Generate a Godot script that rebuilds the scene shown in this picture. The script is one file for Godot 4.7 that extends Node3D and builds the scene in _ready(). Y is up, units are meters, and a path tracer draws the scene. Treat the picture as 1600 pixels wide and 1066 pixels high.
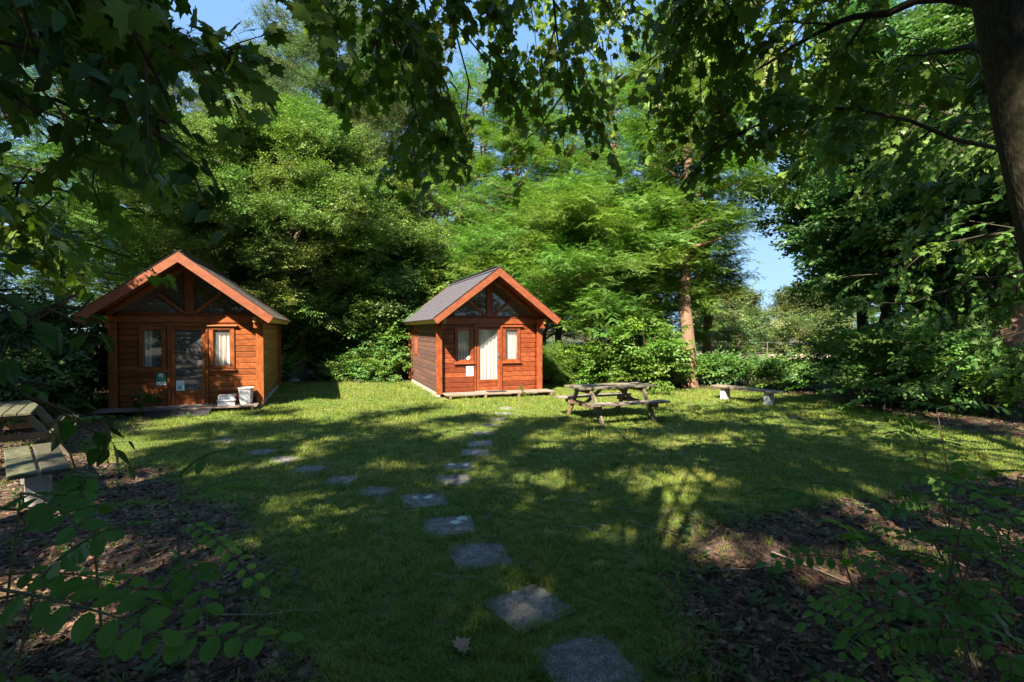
extends Node3D
# A forest clearing with two log cabins. x is right, y is up, depth runs along -z.

const EYE := 1.9
var rng := RandomNumberGenerator.new()
var hills := FastNoiseLite.new()
var patch := FastNoiseLite.new()
var taken := {}
var M := {}
var LEAF := {}
var RECORD := {}     # twig and places of the leaves of each near clump
var single := {}     # one leaf of each kind

# ---------------------------------------------------------------- small helpers
func V(x: float, y: float, d: float) -> Vector3:
	return Vector3(x, y, -d)

func rr(a: float, b: float) -> float:
	return rng.randf_range(a, b)

func numbered(called: String) -> String:
	if not taken.has(called):
		taken[called] = 0
		return called
	taken[called] += 1
	return "%s_%03d" % [called, taken[called]]

func tag(o: Node, label: String, category: String, group := "", kind := "") -> void:
	if label != "": o.set_meta("label", label)
	if category != "": o.set_meta("category", category)
	if group != "": o.set_meta("group", group)
	if kind != "": o.set_meta("kind", kind)

func thing(called: String, label: String, category: String, at := Vector3.ZERO, turn := 0.0, group := "") -> Node3D:
	var o := Node3D.new()
	o.name = numbered(called)
	add_child(o)
	o.position = at
	o.rotation.y = turn
	tag(o, label, category, group)
	return o

func put(called: String, mesh: Mesh, mat: Material, parent: Node, at := Vector3.ZERO, basis := Basis.IDENTITY) -> MeshInstance3D:
	var o := MeshInstance3D.new()
	o.name = numbered(called) if parent == self else called
	o.mesh = mesh
	o.material_override = mat
	parent.add_child(o, true)
	o.transform = Transform3D(basis, at)
	return o

# collects triangles
class MB:
	var v := PackedVector3Array()
	var n := PackedVector3Array()
	var u := PackedVector2Array()
	var c := PackedColorArray()
	var tint := Color.WHITE
	func tri(a: Vector3, b: Vector3, d: Vector3, ua := Vector2.ZERO, ub := Vector2.ZERO, ud := Vector2.ZERO) -> void:
		var m := (d - a).cross(b - a).normalized()
		v.append(a); v.append(b); v.append(d)
		n.append(m); n.append(m); n.append(m)
		u.append(ua); u.append(ub); u.append(ud)
		c.append(tint); c.append(tint); c.append(tint)
	func trin(a: Vector3, b: Vector3, d: Vector3, na: Vector3, nb: Vector3, nd: Vector3, ua := Vector2.ZERO, ub := Vector2.ZERO, ud := Vector2.ZERO) -> void:
		v.append(a); v.append(b); v.append(d)
		n.append(na); n.append(nb); n.append(nd)
		u.append(ua); u.append(ub); u.append(ud)
		c.append(tint); c.append(tint); c.append(tint)
	func quad(a: Vector3, b: Vector3, d: Vector3, e: Vector3) -> void:
		# clockwise seen from the front
		tri(a, b, d); tri(a, d, e)
	# a convex polygon facing the way of out
	func face(p: Array, out: Vector3, off := Vector2.ZERO) -> void:
		var m: Vector3 = (p[2] - p[0]).cross(p[1] - p[0])
		var q := p.duplicate()
		if m.dot(out) < 0: q.reverse()
		for i in range(1, q.size() - 1):
			tri(q[0], q[i], q[i + 1], flat(q[0], out) + off, flat(q[i], out) + off, flat(q[i + 1], out) + off)
	func flat(p: Vector3, out: Vector3) -> Vector2:
		var a := out.abs()
		if a.x > a.y and a.x > a.z: return Vector2(p.z, p.y)
		if a.y > a.z: return Vector2(p.x, p.z)
		return Vector2(p.x, p.y)
	# box with chamfered edges; texture runs along x
	func box(at: Vector3, s: Vector3, ch := 0.006, bs := Basis.IDENTITY, off := Vector2.ZERO) -> void:
		var h := s / 2.0
		ch = minf(ch, minf(h.x, minf(h.y, h.z)) * 0.9)
		var k := h - Vector3(ch, ch, ch)
		var ax := [Vector3.RIGHT, Vector3.UP, Vector3.BACK]
		var start := v.size()
		for i in 3:
			var j := (i + 1) % 3
			var l := (i + 2) % 3
			for sg in [-1.0, 1.0]:
				var o: Vector3 = ax[i] * h[i] * sg
				var a: Vector3 = ax[j] * k[j]
				var b: Vector3 = ax[l] * k[l]
				facex([o - a - b, o + a - b, o + a + b, o - a + b], ax[i] * sg, off)
			# edges between j and l faces, along i
			for s1 in [-1.0, 1.0]:
				for s2 in [-1.0, 1.0]:
					var e: Vector3 = ax[i] * k[i]
					var p: Vector3 = ax[j] * h[j] * s1 + ax[l] * k[l] * s2
					var q: Vector3 = ax[j] * k[j] * s1 + ax[l] * h[l] * s2
					facex([p - e, p + e, q + e, q - e], ax[j] * s1 + ax[l] * s2, off)
		for s1 in [-1.0, 1.0]:
			for s2 in [-1.0, 1.0]:
				for s3 in [-1.0, 1.0]:
					facex([Vector3(h.x * s1, k.y * s2, k.z * s3), Vector3(k.x * s1, h.y * s2, k.z * s3), Vector3(k.x * s1, k.y * s2, h.z * s3)], Vector3(s1, s2, s3), off)
		for i in range(start, v.size()):
			v[i] = bs * v[i] + at
			n[i] = (bs * n[i]).normalized()
	func facex(p: Array, out: Vector3, off: Vector2) -> void:
		var m: Vector3 = (p[2] - p[0]).cross(p[1] - p[0])
		if m.dot(out) < 0: p.reverse()
		for i in range(1, p.size() - 1):
			var a: Vector3 = p[0]
			var b: Vector3 = p[i]
			var d: Vector3 = p[i + 1]
			tri(a, b, d, Vector2(a.x, a.y + a.z) + off, Vector2(b.x, b.y + b.z) + off, Vector2(d.x, d.y + d.z) + off)
	# polygon (in xy) extruded along z from z0 to z1
	func prism(poly: PackedVector2Array, z0: float, z1: float) -> void:
		var idx := Geometry2D.triangulate_polygon(poly)
		var f: Array[Vector3] = []
		for i in range(0, idx.size(), 3):
			var a := poly[idx[i]]; var b := poly[idx[i + 1]]; var d := poly[idx[i + 2]]
			face([Vector3(a.x, a.y, z1), Vector3(b.x, b.y, z1), Vector3(d.x, d.y, z1)], Vector3.BACK)
			face([Vector3(a.x, a.y, z0), Vector3(b.x, b.y, z0), Vector3(d.x, d.y, z0)], Vector3.FORWARD)
		var area := 0.0
		for i in poly.size():
			area += poly[i].cross(poly[(i + 1) % poly.size()])
		for i in poly.size():
			var a := poly[i]; var b := poly[(i + 1) % poly.size()]
			var o := Vector3(b.y - a.y, a.x - b.x, 0) * signf(area)
			face([Vector3(a.x, a.y, z0), Vector3(b.x, b.y, z0), Vector3(b.x, b.y, z1), Vector3(a.x, a.y, z1)], o)
	# tube through points with radii
	func tube(p: PackedVector3Array, r: PackedFloat32Array, sides := 8, vs := 1.0) -> void:
		var rings := []
		var nr := []
		var side := Vector3.RIGHT
		var run := 0.0
		var runs := []
		for i in p.size():
			var d: Vector3 = (p[mini(i + 1, p.size() - 1)] - p[maxi(i - 1, 0)]).normalized()
			side = (side - d * side.dot(d))
			if side.length() < 0.05: side = d.cross(Vector3(0.3, 0.1, 0.9))
			side = side.normalized()
			var up := d.cross(side)
			var ring := PackedVector3Array()
			var nn := PackedVector3Array()
			for k in sides + 1:
				var an := TAU * k / sides
				var o := side * cos(an) + up * sin(an)
				ring.append(p[i] + o * r[i]); nn.append(o)
			if i > 0: run += p[i].distance_to(p[i - 1])
			runs.append(run)
			rings.append(ring); nr.append(nn)
		for i in p.size() - 1:
			for k in sides:
				var a: Vector3 = rings[i][k]; var b: Vector3 = rings[i][k + 1]
				var d: Vector3 = rings[i + 1][k + 1]; var e: Vector3 = rings[i + 1][k]
				var u0 := float(k) / sides * vs; var u1 := float(k + 1) / sides * vs
				trin(a, d, b, nr[i][k], nr[i + 1][k + 1], nr[i][k + 1], Vector2(u0, runs[i]), Vector2(u1, runs[i + 1]), Vector2(u1, runs[i]))
				trin(a, e, d, nr[i][k], nr[i + 1][k], nr[i + 1][k + 1], Vector2(u0, runs[i]), Vector2(u0, runs[i + 1]), Vector2(u1, runs[i + 1]))
	func mesh() -> ArrayMesh:
		var a := []
		a.resize(Mesh.ARRAY_MAX)
		a[Mesh.ARRAY_VERTEX] = v; a[Mesh.ARRAY_NORMAL] = n; a[Mesh.ARRAY_TEX_UV] = u; a[Mesh.ARRAY_COLOR] = c
		var m := ArrayMesh.new()
		m.add_surface_from_arrays(Mesh.PRIMITIVE_TRIANGLES, a)
		return m

func boxm(s: Vector3, ch := 0.006) -> ArrayMesh:
	var b := MB.new()
	b.box(Vector3.ZERO, s, ch, Basis.IDENTITY, Vector2(rr(0, 9), rr(0, 9)))
	return b.mesh()

func lin(r: float, g: float, b: float) -> Color:
	return Color(r, g, b).linear_to_srgb()

# ---------------------------------------------------------------- materials
func noise(kind: int, freq: float, seed_: int, oct := 4) -> FastNoiseLite:
	var n := FastNoiseLite.new()
	n.noise_type = kind
	n.frequency = freq
	n.seed = seed_
	n.fractal_octaves = oct
	return n

# grain that runs along u
func grain_image(seed_: int, lo: Color, hi: Color, knots: bool) -> Image:
	var im := Image.create(512, 512, false, Image.FORMAT_RGB8)
	var a := noise(FastNoiseLite.TYPE_SIMPLEX_SMOOTH, 0.01, seed_, 3)
	var b := noise(FastNoiseLite.TYPE_SIMPLEX, 0.03, seed_ + 3, 3)
	for y in 512:
		for x in 512:
			var w := a.get_noise_2d(x * 0.5, y * 1.6) * 26.0
			var g := b.get_noise_2d(x * 0.25 + 50.0, y * 9.0 + w)
			var f := a.get_noise_2d(x * 1.2 + 900.0, y * 1.2)
			var t := clampf(0.5 + 0.55 * g + 0.45 * f, 0.0, 1.0)
			var c := lo.lerp(hi, t)
			im.set_pixel(x, y, c)
	if knots:
		var r := RandomNumberGenerator.new()
		r.seed = seed_
		for i in 7:
			var cx := r.randi_range(20, 490)
			var cy := r.randi_range(20, 490)
			for y in range(-9, 10):
				for x in range(-14, 15):
					var q := Vector2(x / 12.0, y / 7.0).length()
					if q < 1.0:
						var o := im.get_pixel(cx + x, cy + y)
						im.set_pixel(cx + x, cy + y, o.lerp(lo * 0.55, (1.0 - q) * 0.9))
	return im

func wood(called: String, seed_: int, lo: Color, hi: Color, rough: float, scale: Vector2, relief := 0.1, knots := true) -> StandardMaterial3D:
	var m := StandardMaterial3D.new()
	m.resource_name = called
	var im := grain_image(seed_, lo, hi, knots)
	m.albedo_texture = ImageTexture.create_from_image(im)
	m.roughness = rough
	m.uv1_scale = Vector3(scale.x, scale.y, 1)
	m.heightmap_enabled = true
	m.heightmap_texture = m.albedo_texture
	m.heightmap_scale = relief
	return m

func tinted(m: StandardMaterial3D, k: Color) -> StandardMaterial3D:
	var o: StandardMaterial3D = m.duplicate()
	o.albedo_color = k
	return o

func plain(called: String, c: Color, rough := 0.7) -> StandardMaterial3D:
	var m := StandardMaterial3D.new()
	m.resource_name = called
	m.albedo_color = c
	m.roughness = rough
	return m

func mottled(called: String, seed_: int, lo: Color, hi: Color, freq: float, scale: float, rough := 0.85, relief := 0.2) -> StandardMaterial3D:
	var m := StandardMaterial3D.new()
	m.resource_name = called
	var n := noise(FastNoiseLite.TYPE_SIMPLEX, freq, seed_, 5)
	var gi := n.get_seamless_image(256, 256)
	var im := Image.create(256, 256, false, Image.FORMAT_RGB8)
	for y in 256:
		for x in 256:
			im.set_pixel(x, y, lo.lerp(hi, clampf(gi.get_pixel(x, y).r * 1.3 - 0.15, 0, 1)))
	m.albedo_texture = ImageTexture.create_from_image(im)
	m.heightmap_enabled = true
	m.heightmap_texture = m.albedo_texture
	m.heightmap_scale = relief
	m.roughness = rough
	m.uv1_triplanar = true
	m.uv1_world_triplanar = true
	m.uv1_scale = Vector3.ONE * scale
	return m

func speckled(called: String, seed_: int, lo: Color, hi: Color) -> StandardMaterial3D:
	var m := mottled(called, seed_, lo, hi, 0.03, 1.0, 0.9, 0.5)
	var r := RandomNumberGenerator.new()
	r.seed = seed_
	var im := Image.create(512, 512, false, Image.FORMAT_RGB8)
	var n := noise(FastNoiseLite.TYPE_SIMPLEX, 0.012, seed_, 5)
	var g := noise(FastNoiseLite.TYPE_SIMPLEX, 0.2, seed_ + 1, 3)
	for y in 512:
		for x in 512:
			im.set_pixel(x, y, lo.lerp(hi, clampf(0.45 + 0.6 * n.get_noise_2d(x, y) + 0.5 * g.get_noise_2d(x, y), 0, 1)))
	for i in 9000:
		var c := hi * r.randf_range(1.0, 1.7) if r.randf() < 0.55 else lo * r.randf_range(0.4, 0.8)
		c.a = 1.0
		var s := r.randi_range(1, 3)
		im.fill_rect(Rect2i(r.randi_range(0, 508), r.randi_range(0, 508), s, r.randi_range(1, 3)), c)
	m.albedo_texture = ImageTexture.create_from_image(im)
	m.heightmap_texture = m.albedo_texture
	return m

func leafmat(called: String, gloss: float, glow: Color) -> StandardMaterial3D:
	var m := StandardMaterial3D.new()
	m.resource_name = called
	m.vertex_color_use_as_albedo = true
	m.roughness = gloss
	m.metallic_specular = 0.4
	m.backlight_enabled = true
	m.backlight = glow
	m.cull_mode = BaseMaterial3D.CULL_DISABLED
	return m

func materials() -> void:
	M.log2 = wood("stained_log", 11, lin(0.12, 0.028, 0.01), lin(0.31, 0.08, 0.024), 0.42, Vector2(0.7, 1.1), 0.06)
	M.log1 = wood("stained_log_orange", 12, lin(0.14, 0.036, 0.009), lin(0.33, 0.098, 0.022), 0.42, Vector2(0.7, 1.1), 0.06)
	M.log2b = tinted(M.log2, Color(0.92, 0.87, 0.86))
	M.log2c = tinted(M.log2, Color(0.8, 0.74, 0.74))
	M.log1b = tinted(M.log1, Color(0.93, 0.92, 0.9))
	M.log1c = tinted(M.log1, Color(0.85, 0.84, 0.82))
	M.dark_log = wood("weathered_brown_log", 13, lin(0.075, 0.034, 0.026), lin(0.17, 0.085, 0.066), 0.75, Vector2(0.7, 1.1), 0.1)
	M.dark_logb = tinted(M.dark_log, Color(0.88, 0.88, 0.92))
	M.ochre_log = wood("ochre_log", 14, lin(0.2, 0.105, 0.025), lin(0.33, 0.18, 0.045), 0.6, Vector2(0.7, 1.1), 0.06)
	M.ochre_logb = tinted(M.ochre_log, Color(0.9, 0.92, 0.9))
	M.barge = wood("bargeboard_paint", 15, lin(0.14, 0.036, 0.014), lin(0.25, 0.074, 0.03), 0.5, Vector2(0.7, 1.1), 0.05, false)
	M.eave = wood("eave_board", 16, lin(0.26, 0.17, 0.06), lin(0.42, 0.3, 0.12), 0.6, Vector2(0.7, 1.1), 0.05, false)
	M.soffit = wood("roof_boards", 17, lin(0.13, 0.034, 0.011), lin(0.26, 0.075, 0.024), 0.5, Vector2(0.7, 1.1), 0.05)
	M.grey = wood("grey_weathered_wood", 18, lin(0.13, 0.105, 0.085), lin(0.34, 0.29, 0.24), 0.85, Vector2(0.8, 1.3), 0.25)
	M.greyb = tinted(M.grey, Color(0.88, 0.87, 0.84))
	M.greyc = tinted(M.grey, Color(0.78, 0.8, 0.74))
	M.mossy_wood = tinted(M.grey, Color(0.6, 0.66, 0.54))
	M.mossy_woodb = tinted(M.grey, Color(0.52, 0.55, 0.47))
	M.brownwood = wood("brown_weathered_wood", 19, lin(0.1, 0.06, 0.035), lin(0.25, 0.165, 0.1), 0.8, Vector2(0.8, 1.3), 0.2)
	M.deck = wood("deck_wood", 20, lin(0.17, 0.13, 0.105), lin(0.34, 0.265, 0.22), 0.85, Vector2(0.8, 1.3), 0.2)
	M.deckb = tinted(M.deck, Color(0.86, 0.85, 0.84))
	M.slate = mottled("shingle_slate", 21, lin(0.038, 0.036, 0.048), lin(0.1, 0.094, 0.115), 0.06, 1.3, 0.8, 0.15)
	M.mossy = mottled("shingle_brown_mossy", 22, lin(0.035, 0.029, 0.021), lin(0.11, 0.092, 0.068), 0.05, 1.3, 0.9, 0.2)
	M.concrete = mottled("concrete", 23, lin(0.2, 0.19, 0.18), lin(0.42, 0.41, 0.39), 0.07, 2.0, 0.9, 0.25)
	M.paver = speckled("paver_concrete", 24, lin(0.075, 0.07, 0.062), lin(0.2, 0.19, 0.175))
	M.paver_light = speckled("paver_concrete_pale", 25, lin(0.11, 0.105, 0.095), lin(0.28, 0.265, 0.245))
	M.white = plain("white_plastic", lin(0.42, 0.44, 0.48), 0.45)
	M.footing = mottled("footing_concrete", 45, lin(0.2, 0.18, 0.15), lin(0.42, 0.39, 0.34), 0.05, 2.0, 0.9, 0.2)
	M.whitestone = mottled("whitewashed_concrete", 26, lin(0.3, 0.3, 0.32), lin(0.6, 0.6, 0.63), 0.05, 2.0, 0.85, 0.2)
	M.bark = mottled("bark", 27, lin(0.045, 0.032, 0.022), lin(0.2, 0.15, 0.105), 0.09, 1.6, 0.95, 1.6)
	M.bark.uv1_scale = Vector3(3.0, 0.7, 3.0)
	M.bark_dark = mottled("dark_bark", 28, lin(0.02, 0.017, 0.011), lin(0.075, 0.062, 0.038), 0.09, 1.6, 0.95, 1.4)
	M.bark_dark.uv1_scale = Vector3(3.0, 0.8, 3.0)
	M.bark_red = mottled("reddish_bark", 29, lin(0.09, 0.05, 0.032), lin(0.32, 0.2, 0.135), 0.09, 1.6, 0.95, 1.6)
	M.bark_red.uv1_scale = Vector3(3.2, 0.6, 3.2)
	M.bark_moss = mottled("mossy_bark", 46, lin(0.014, 0.012, 0.008), lin(0.06, 0.058, 0.024), 0.06, 1.6, 0.95, 1.8)
	M.bark_moss.uv1_scale = Vector3(2.5, 1.0, 2.5)
	M.stem = plain("green_stem", lin(0.06, 0.08, 0.026), 0.6)
	M.stem_brown = plain("brown_stem", lin(0.1, 0.055, 0.035), 0.7)
	M.mat = mottled("rubber_mat", 30, lin(0.007, 0.007, 0.008), lin(0.02, 0.02, 0.021), 0.2, 3.0, 0.9, 0.1)
	M.metal = plain("handle_metal", lin(0.5, 0.48, 0.44), 0.3)
	M.metal.metallic = 0.9
	M.wire = plain("galvanised_wire", lin(0.25, 0.29, 0.29), 0.5)
	M.wire.metallic = 0.5
	M.green = plain("sign_green", lin(0.02, 0.2, 0.13), 0.4)
	M.paper = plain("paper_white", lin(0.75, 0.76, 0.76), 0.6)
	M.cyan = plain("print_cyan", lin(0.1, 0.4, 0.58), 0.5)
	M.pale_blue = plain("print_pale_blue", lin(0.45, 0.65, 0.75), 0.5)
	M.ink = plain("print_grey", lin(0.25, 0.27, 0.28), 0.6)
	M.red = plain("petal", lin(0.6, 0.05, 0.04), 0.6)
	M.bed = plain("mattress_cover", lin(0.13, 0.15, 0.2), 0.9)
	M.inner = plain("interior_wood", lin(0.14, 0.075, 0.035), 0.7)
	var g := StandardMaterial3D.new()
	g.resource_name = "window_glass"
	g.albedo_color = Color(1, 1, 1, 0.04)
	g.transparency = BaseMaterial3D.TRANSPARENCY_ALPHA
	g.roughness = 0.02
	g.metallic_specular = 0.6
	M.glass = g
	var cu := plain("curtain_cloth", lin(0.44, 0.42, 0.39), 0.9)
	cu.backlight_enabled = true
	cu.backlight = lin(0.35, 0.35, 0.32)
	cu.cull_mode = BaseMaterial3D.CULL_DISABLED
	M.curtain = cu
	M.leaf = leafmat("leaf", 0.42, lin(0.72, 0.86, 0.3))
	M.leaf_gloss = leafmat("leaf_glossy", 0.38, lin(0.55, 0.7, 0.18))
	M.leaf_soft = leafmat("leaf_soft", 0.5, lin(0.76, 0.92, 0.3))
	M.grass = leafmat("grass_blade", 0.55, lin(0.5, 0.66, 0.16))
	M.dry = leafmat("dry_leaf", 0.8, lin(0.2, 0.12, 0.06))

# ---------------------------------------------------------------- leaf clumps
# one leaf of two folded faces: from p along d, with normal nn
func leaf2(b: MB, p: Vector3, d: Vector3, nn: Vector3, l: float, w: float, fold := 0.18) -> void:
	var s := d.cross(nn).normalized()
	var up := s.cross(d).normalized()
	var tip := p + d * l - up * l * 0.12
	var mid := p + d * l * 0.45
	var a := mid + s * w * 0.5 + up * w * fold
	var c := mid - s * w * 0.5 + up * w * fold
	b.tri(p, tip, a)
	b.tri(p, c, tip)

func leaf_oval(b: MB, p: Vector3, d: Vector3, nn: Vector3, l: float, w: float, point := 0.0) -> void:
	var s := d.cross(nn).normalized()
	var up := s.cross(d).normalized()
	var prof := [[0.0, 0.0], [0.12, 0.6], [0.38, 0.98], [0.64, 0.98 - 0.3 * point], [0.88, 0.66 - 0.4 * point], [1.0, 0.0]]
	for sg in [-1.0, 1.0]:
		for i in prof.size() - 1:
			var m0: Vector3 = p + d * l * prof[i][0] - up * l * 0.1 * prof[i][0] * prof[i][0]
			var m1: Vector3 = p + d * l * prof[i + 1][0] - up * l * 0.1 * prof[i + 1][0] * prof[i + 1][0]
			var e0: Vector3 = m0 + (s * sg + up * 0.2) * w * 0.5 * prof[i][1]
			var e1: Vector3 = m1 + (s * sg + up * 0.2) * w * 0.5 * prof[i + 1][1]
			if sg > 0:
				if i < prof.size() - 2: b.tri(m0, m1, e1)
				if i > 0: b.tri(m0, e1 if i < prof.size() - 2 else m1, e0)
			else:
				if i < prof.size() - 2: b.tri(m0, e1, m1)
				if i > 0: b.tri(m0, e0, e1 if i < prof.size() - 2 else m1)

const MAPLE := [[0.0, 0.0], [0.22, -0.1], [0.3, 0.06], [0.56, 0.1], [0.42, 0.26], [0.6, 0.5], [0.38, 0.48], [0.24, 0.52], [0.22, 0.74], [0.1, 0.72], [0.0, 1.0]]

func leaf_maple(b: MB, p: Vector3, d: Vector3, nn: Vector3, l: float) -> void:
	var s := d.cross(nn).normalized()
	var up := s.cross(d).normalized()
	var c := p + d * l * 0.3
	for sg in [-1.0, 1.0]:
		for i in MAPLE.size() - 1:
			var x0: float = MAPLE[i][0]; var y0: float = MAPLE[i][1]
			var x1: float = MAPLE[i + 1][0]; var y1: float = MAPLE[i + 1][1]
			var a: Vector3 = p + d * l * y0 + s * sg * l * x0 - up * l * (0.22 * x0 * x0 + 0.15 * y0 * y0)
			var e: Vector3 = p + d * l * y1 + s * sg * l * x1 - up * l * (0.22 * x1 * x1 + 0.15 * y1 * y1)
			if sg > 0: b.tri(c, e, a)
			else: b.tri(c, a, e)

func rdir(spread: float) -> Vector3:
	return Vector3(rng.randfn(0, spread), rng.randfn(0, spread), rng.randfn(0, spread))

func shade_of(v: float) -> Color:
	var k := rr(1.0 - v, 1.0 + v)
	return Color(k * rr(0.86, 1.16), k, k * rr(0.8, 1.2))

# broad-leaved twig, x outward, y up, about 0.8 m long
func clump_broad(seed_: int, twigs: int, per: int, l: float, w: float, reach: float, flatness: float) -> ArrayMesh:
	rng.seed = seed_
	var b := MB.new()
	for t in twigs:
		var az := rr(-1.25, 1.25)
		var d := Vector3(cos(az), rr(-0.35, 0.45) * (1.4 - flatness), sin(az)).normalized()
		var st := Vector3(rr(-0.15, 0.25), rr(-0.12, 0.12) * (1.5 - flatness), rr(-0.15, 0.15)) * reach
		for i in per:
			var u := (i + rr(0.2, 0.9)) / per
			var p := st + d * reach * u + Vector3(0, -0.1 * u * u, 0) * reach
			var sd := d.cross(Vector3.UP).normalized() * (1.0 if i % 2 == 0 else -1.0)
			var ld := (d * 0.6 + sd * 0.9 + rdir(0.25) + Vector3(0, -0.25, 0)).normalized()
			b.tint = shade_of(0.22)
			leaf2(b, p + sd * l * 0.2, ld, (Vector3.UP + rdir(0.55)).normalized(), l * rr(0.75, 1.2), w * rr(0.8, 1.15))
		b.tint = Color(0.5, 0.3, 0.4)
		var e := st + d * reach - Vector3(0, 0.1, 0) * reach
		b.tri(st, e, st + Vector3(0, 0.012, 0))
	return b.mesh()

# feathery robinia twig
func clump_robinia(seed_: int, fronds: int, pairs: int, fl: float, l: float, w: float) -> ArrayMesh:
	rng.seed = seed_
	var b := MB.new()
	for f in fronds:
		var u := (f + 0.5) / fronds
		var st := Vector3(u * 0.5 - 0.1, -0.06 * u + rr(-0.06, 0.06), rr(-0.06, 0.06))
		var az := (1.0 if f % 2 == 0 else -1.0) * rr(0.3, 1.3)
		var d := Vector3(cos(az), rr(-0.3, 0.25), sin(az)).normalized()
		var nn := (Vector3.UP + rdir(0.3)).normalized()
		var s := d.cross(nn).normalized()
		var tone := shade_of(0.2)
		for i in pairs + 1:
			var q := float(i) / pairs
			var p := st + d * fl * (0.15 + 0.85 * q) - Vector3(0, 0.25, 0) * fl * q * q
			for sg in [-1.0, 1.0]:
				b.tint = tone * rr(0.85, 1.15)
				var ld: Vector3 = (s * sg + d * 0.45 + Vector3(0, -0.2, 0) + rdir(0.1)).normalized() if i < pairs else d
				leaf2(b, p, ld, (nn + rdir(0.25)).normalized(), l * rr(0.8, 1.1) * (1.0 - 0.3 * q), w * rr(0.85, 1.1))
				if i == pairs: break
	return b.mesh()

func clump_near(seed_: int, n: int, reach: float, l: float, kind: String) -> ArrayMesh:
	rng.seed = seed_
	var b := MB.new()
	var twg := MB.new()
	var rec := []
	var tw := PackedVector3Array([Vector3(-0.1, 0, 0), Vector3(reach * 0.5, rr(-0.02, 0.04), rr(-0.05, 0.05)), Vector3(reach, -reach * 0.18, rr(-0.08, 0.08))])
	b.tint = Color(0.6, 0.3, 0.35)
	for q in [b, twg]: q.tube(tw, PackedFloat32Array([0.006, 0.004, 0.002]), 4)
	for i in n:
		var u := (i + rr(0.1, 0.9)) / n
		var p: Vector3 = tw[0].lerp(tw[1], u * 2.0) if u < 0.5 else tw[1].lerp(tw[2], u * 2.0 - 1.0)
		var sg := 1.0 if i % 2 == 0 else -1.0
		var pd := Vector3(rr(0.1, 0.9), rr(-0.3, 0.35), sg * rr(0.3, 1.0)).normalized()
		var pe := p + pd * l * rr(0.35, 0.8)
		b.tint = Color(0.9, 0.55, 0.4)
		for q in [b, twg]: q.tube(PackedVector3Array([p, pe]), PackedFloat32Array([0.0017, 0.0013]), 3)
		b.tint = shade_of(0.2)
		var d := (pd * 0.8 + Vector3(0.2, rr(-1.1, -0.2), 0) + rdir(0.15)).normalized()
		var nn := (Vector3.UP + pd * 0.5 + rdir(0.3)).normalized()
		var ll := l * rr(0.7, 1.15)
		if kind == "maple": leaf_maple(b, pe, d, nn, ll)
		else: leaf_oval(b, pe, d, nn, ll, ll * 0.55, 1.0)
		var s := d.cross(nn).normalized()
		rec.append(Transform3D(Basis(d, s.cross(d).normalized(), s) * Basis.from_scale(Vector3.ONE * ll), pe))
	var m := b.mesh()
	RECORD[m] = [twg.mesh(), rec]
	return m

func leaf_library() -> void:
	LEAF.broad = [clump_broad(101, 8, 10, 0.075, 0.05, 0.45, 0.4), clump_broad(102, 9, 9, 0.075, 0.048, 0.45, 0.3), clump_broad(116, 8, 10, 0.07, 0.048, 0.42, 0.35)]
	LEAF.big = [clump_broad(103, 5, 7, 0.15, 0.1, 0.5, 0.8), clump_broad(104, 6, 7, 0.14, 0.095, 0.5, 0.7)]
	LEAF.fine = [clump_broad(105, 9, 11, 0.065, 0.045, 0.5, 0.3), clump_broad(106, 9, 11, 0.065, 0.04, 0.5, 0.2)]
	LEAF.robinia = [clump_robinia(107, 8, 6, 0.24, 0.05, 0.026), clump_robinia(108, 9, 6, 0.22, 0.048, 0.026)]
	LEAF.maple = [clump_near(109, 11, 0.42, 0.12, "maple"), clump_near(110, 13, 0.46, 0.11, "maple"), clump_near(111, 9, 0.36, 0.125, "maple")]
	LEAF.oval = [clump_near(112, 9, 0.36, 0.11, "oval"), clump_near(113, 10, 0.4, 0.1, "oval")]
	var a := MB.new()
	leaf_maple(a, Vector3.ZERO, Vector3.RIGHT, Vector3.UP, 1.0)
	single.maple = a.mesh()
	var b := MB.new()
	leaf_oval(b, Vector3.ZERO, Vector3.RIGHT, Vector3.UP, 1.0, 0.55, 1.0)
	single.oval = b.mesh()
	LEAF.far = [clump_broad(114, 7, 8, 0.17, 0.12, 1.0, 0.4), clump_broad(115, 8, 8, 0.16, 0.12, 1.0, 0.5)]

# ---------------------------------------------------------------- trees
func limb(b: MB, a: Vector3, e: Vector3, r0: float, r1: float, sag: float, sides := 6) -> PackedVector3Array:
	var p := PackedVector3Array()
	var r := PackedFloat32Array()
	var n := 5
	var w := (e - a).length() * 0.06
	for i in n + 1:
		var u := float(i) / n
		var q := a.lerp(e, u) + Vector3(0, sag * 4.0 * u * (1.0 - u), 0)
		if i > 0 and i < n: q += rdir(w)
		p.append(q)
		r.append(lerpf(r0, r1, pow(u, 0.8)))
	b.tube(p, r, sides)
	return p

func along(p: PackedVector3Array, u: float) -> Vector3:
	var f := clampf(u, 0, 0.9999) * (p.size() - 1)
	return p[int(f)].lerp(p[int(f) + 1], f - int(f))

func crown(parent: Node3D, called: String, meshes: Array, mat: Material, xf: Array[Transform3D], cols: Array[Color]) -> void:
	var k := meshes.size()
	for m in k:
		var idx: Array[int] = []
		for i in range(m, xf.size(), k): idx.append(i)
		if idx.is_empty(): continue
		var mm := MultiMesh.new()
		mm.transform_format = MultiMesh.TRANSFORM_3D
		mm.use_colors = true
		mm.mesh = meshes[m]
		mm.instance_count = idx.size()
		for j in idx.size():
			mm.set_instance_transform(j, xf[idx[j]])
			mm.set_instance_color(j, cols[idx[j]])
		var o := MultiMeshInstance3D.new()
		o.name = called
		o.multimesh = mm
		o.material_override = mat
		o.set_meta("kind", "stuff")
		parent.add_child(o, true)

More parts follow.
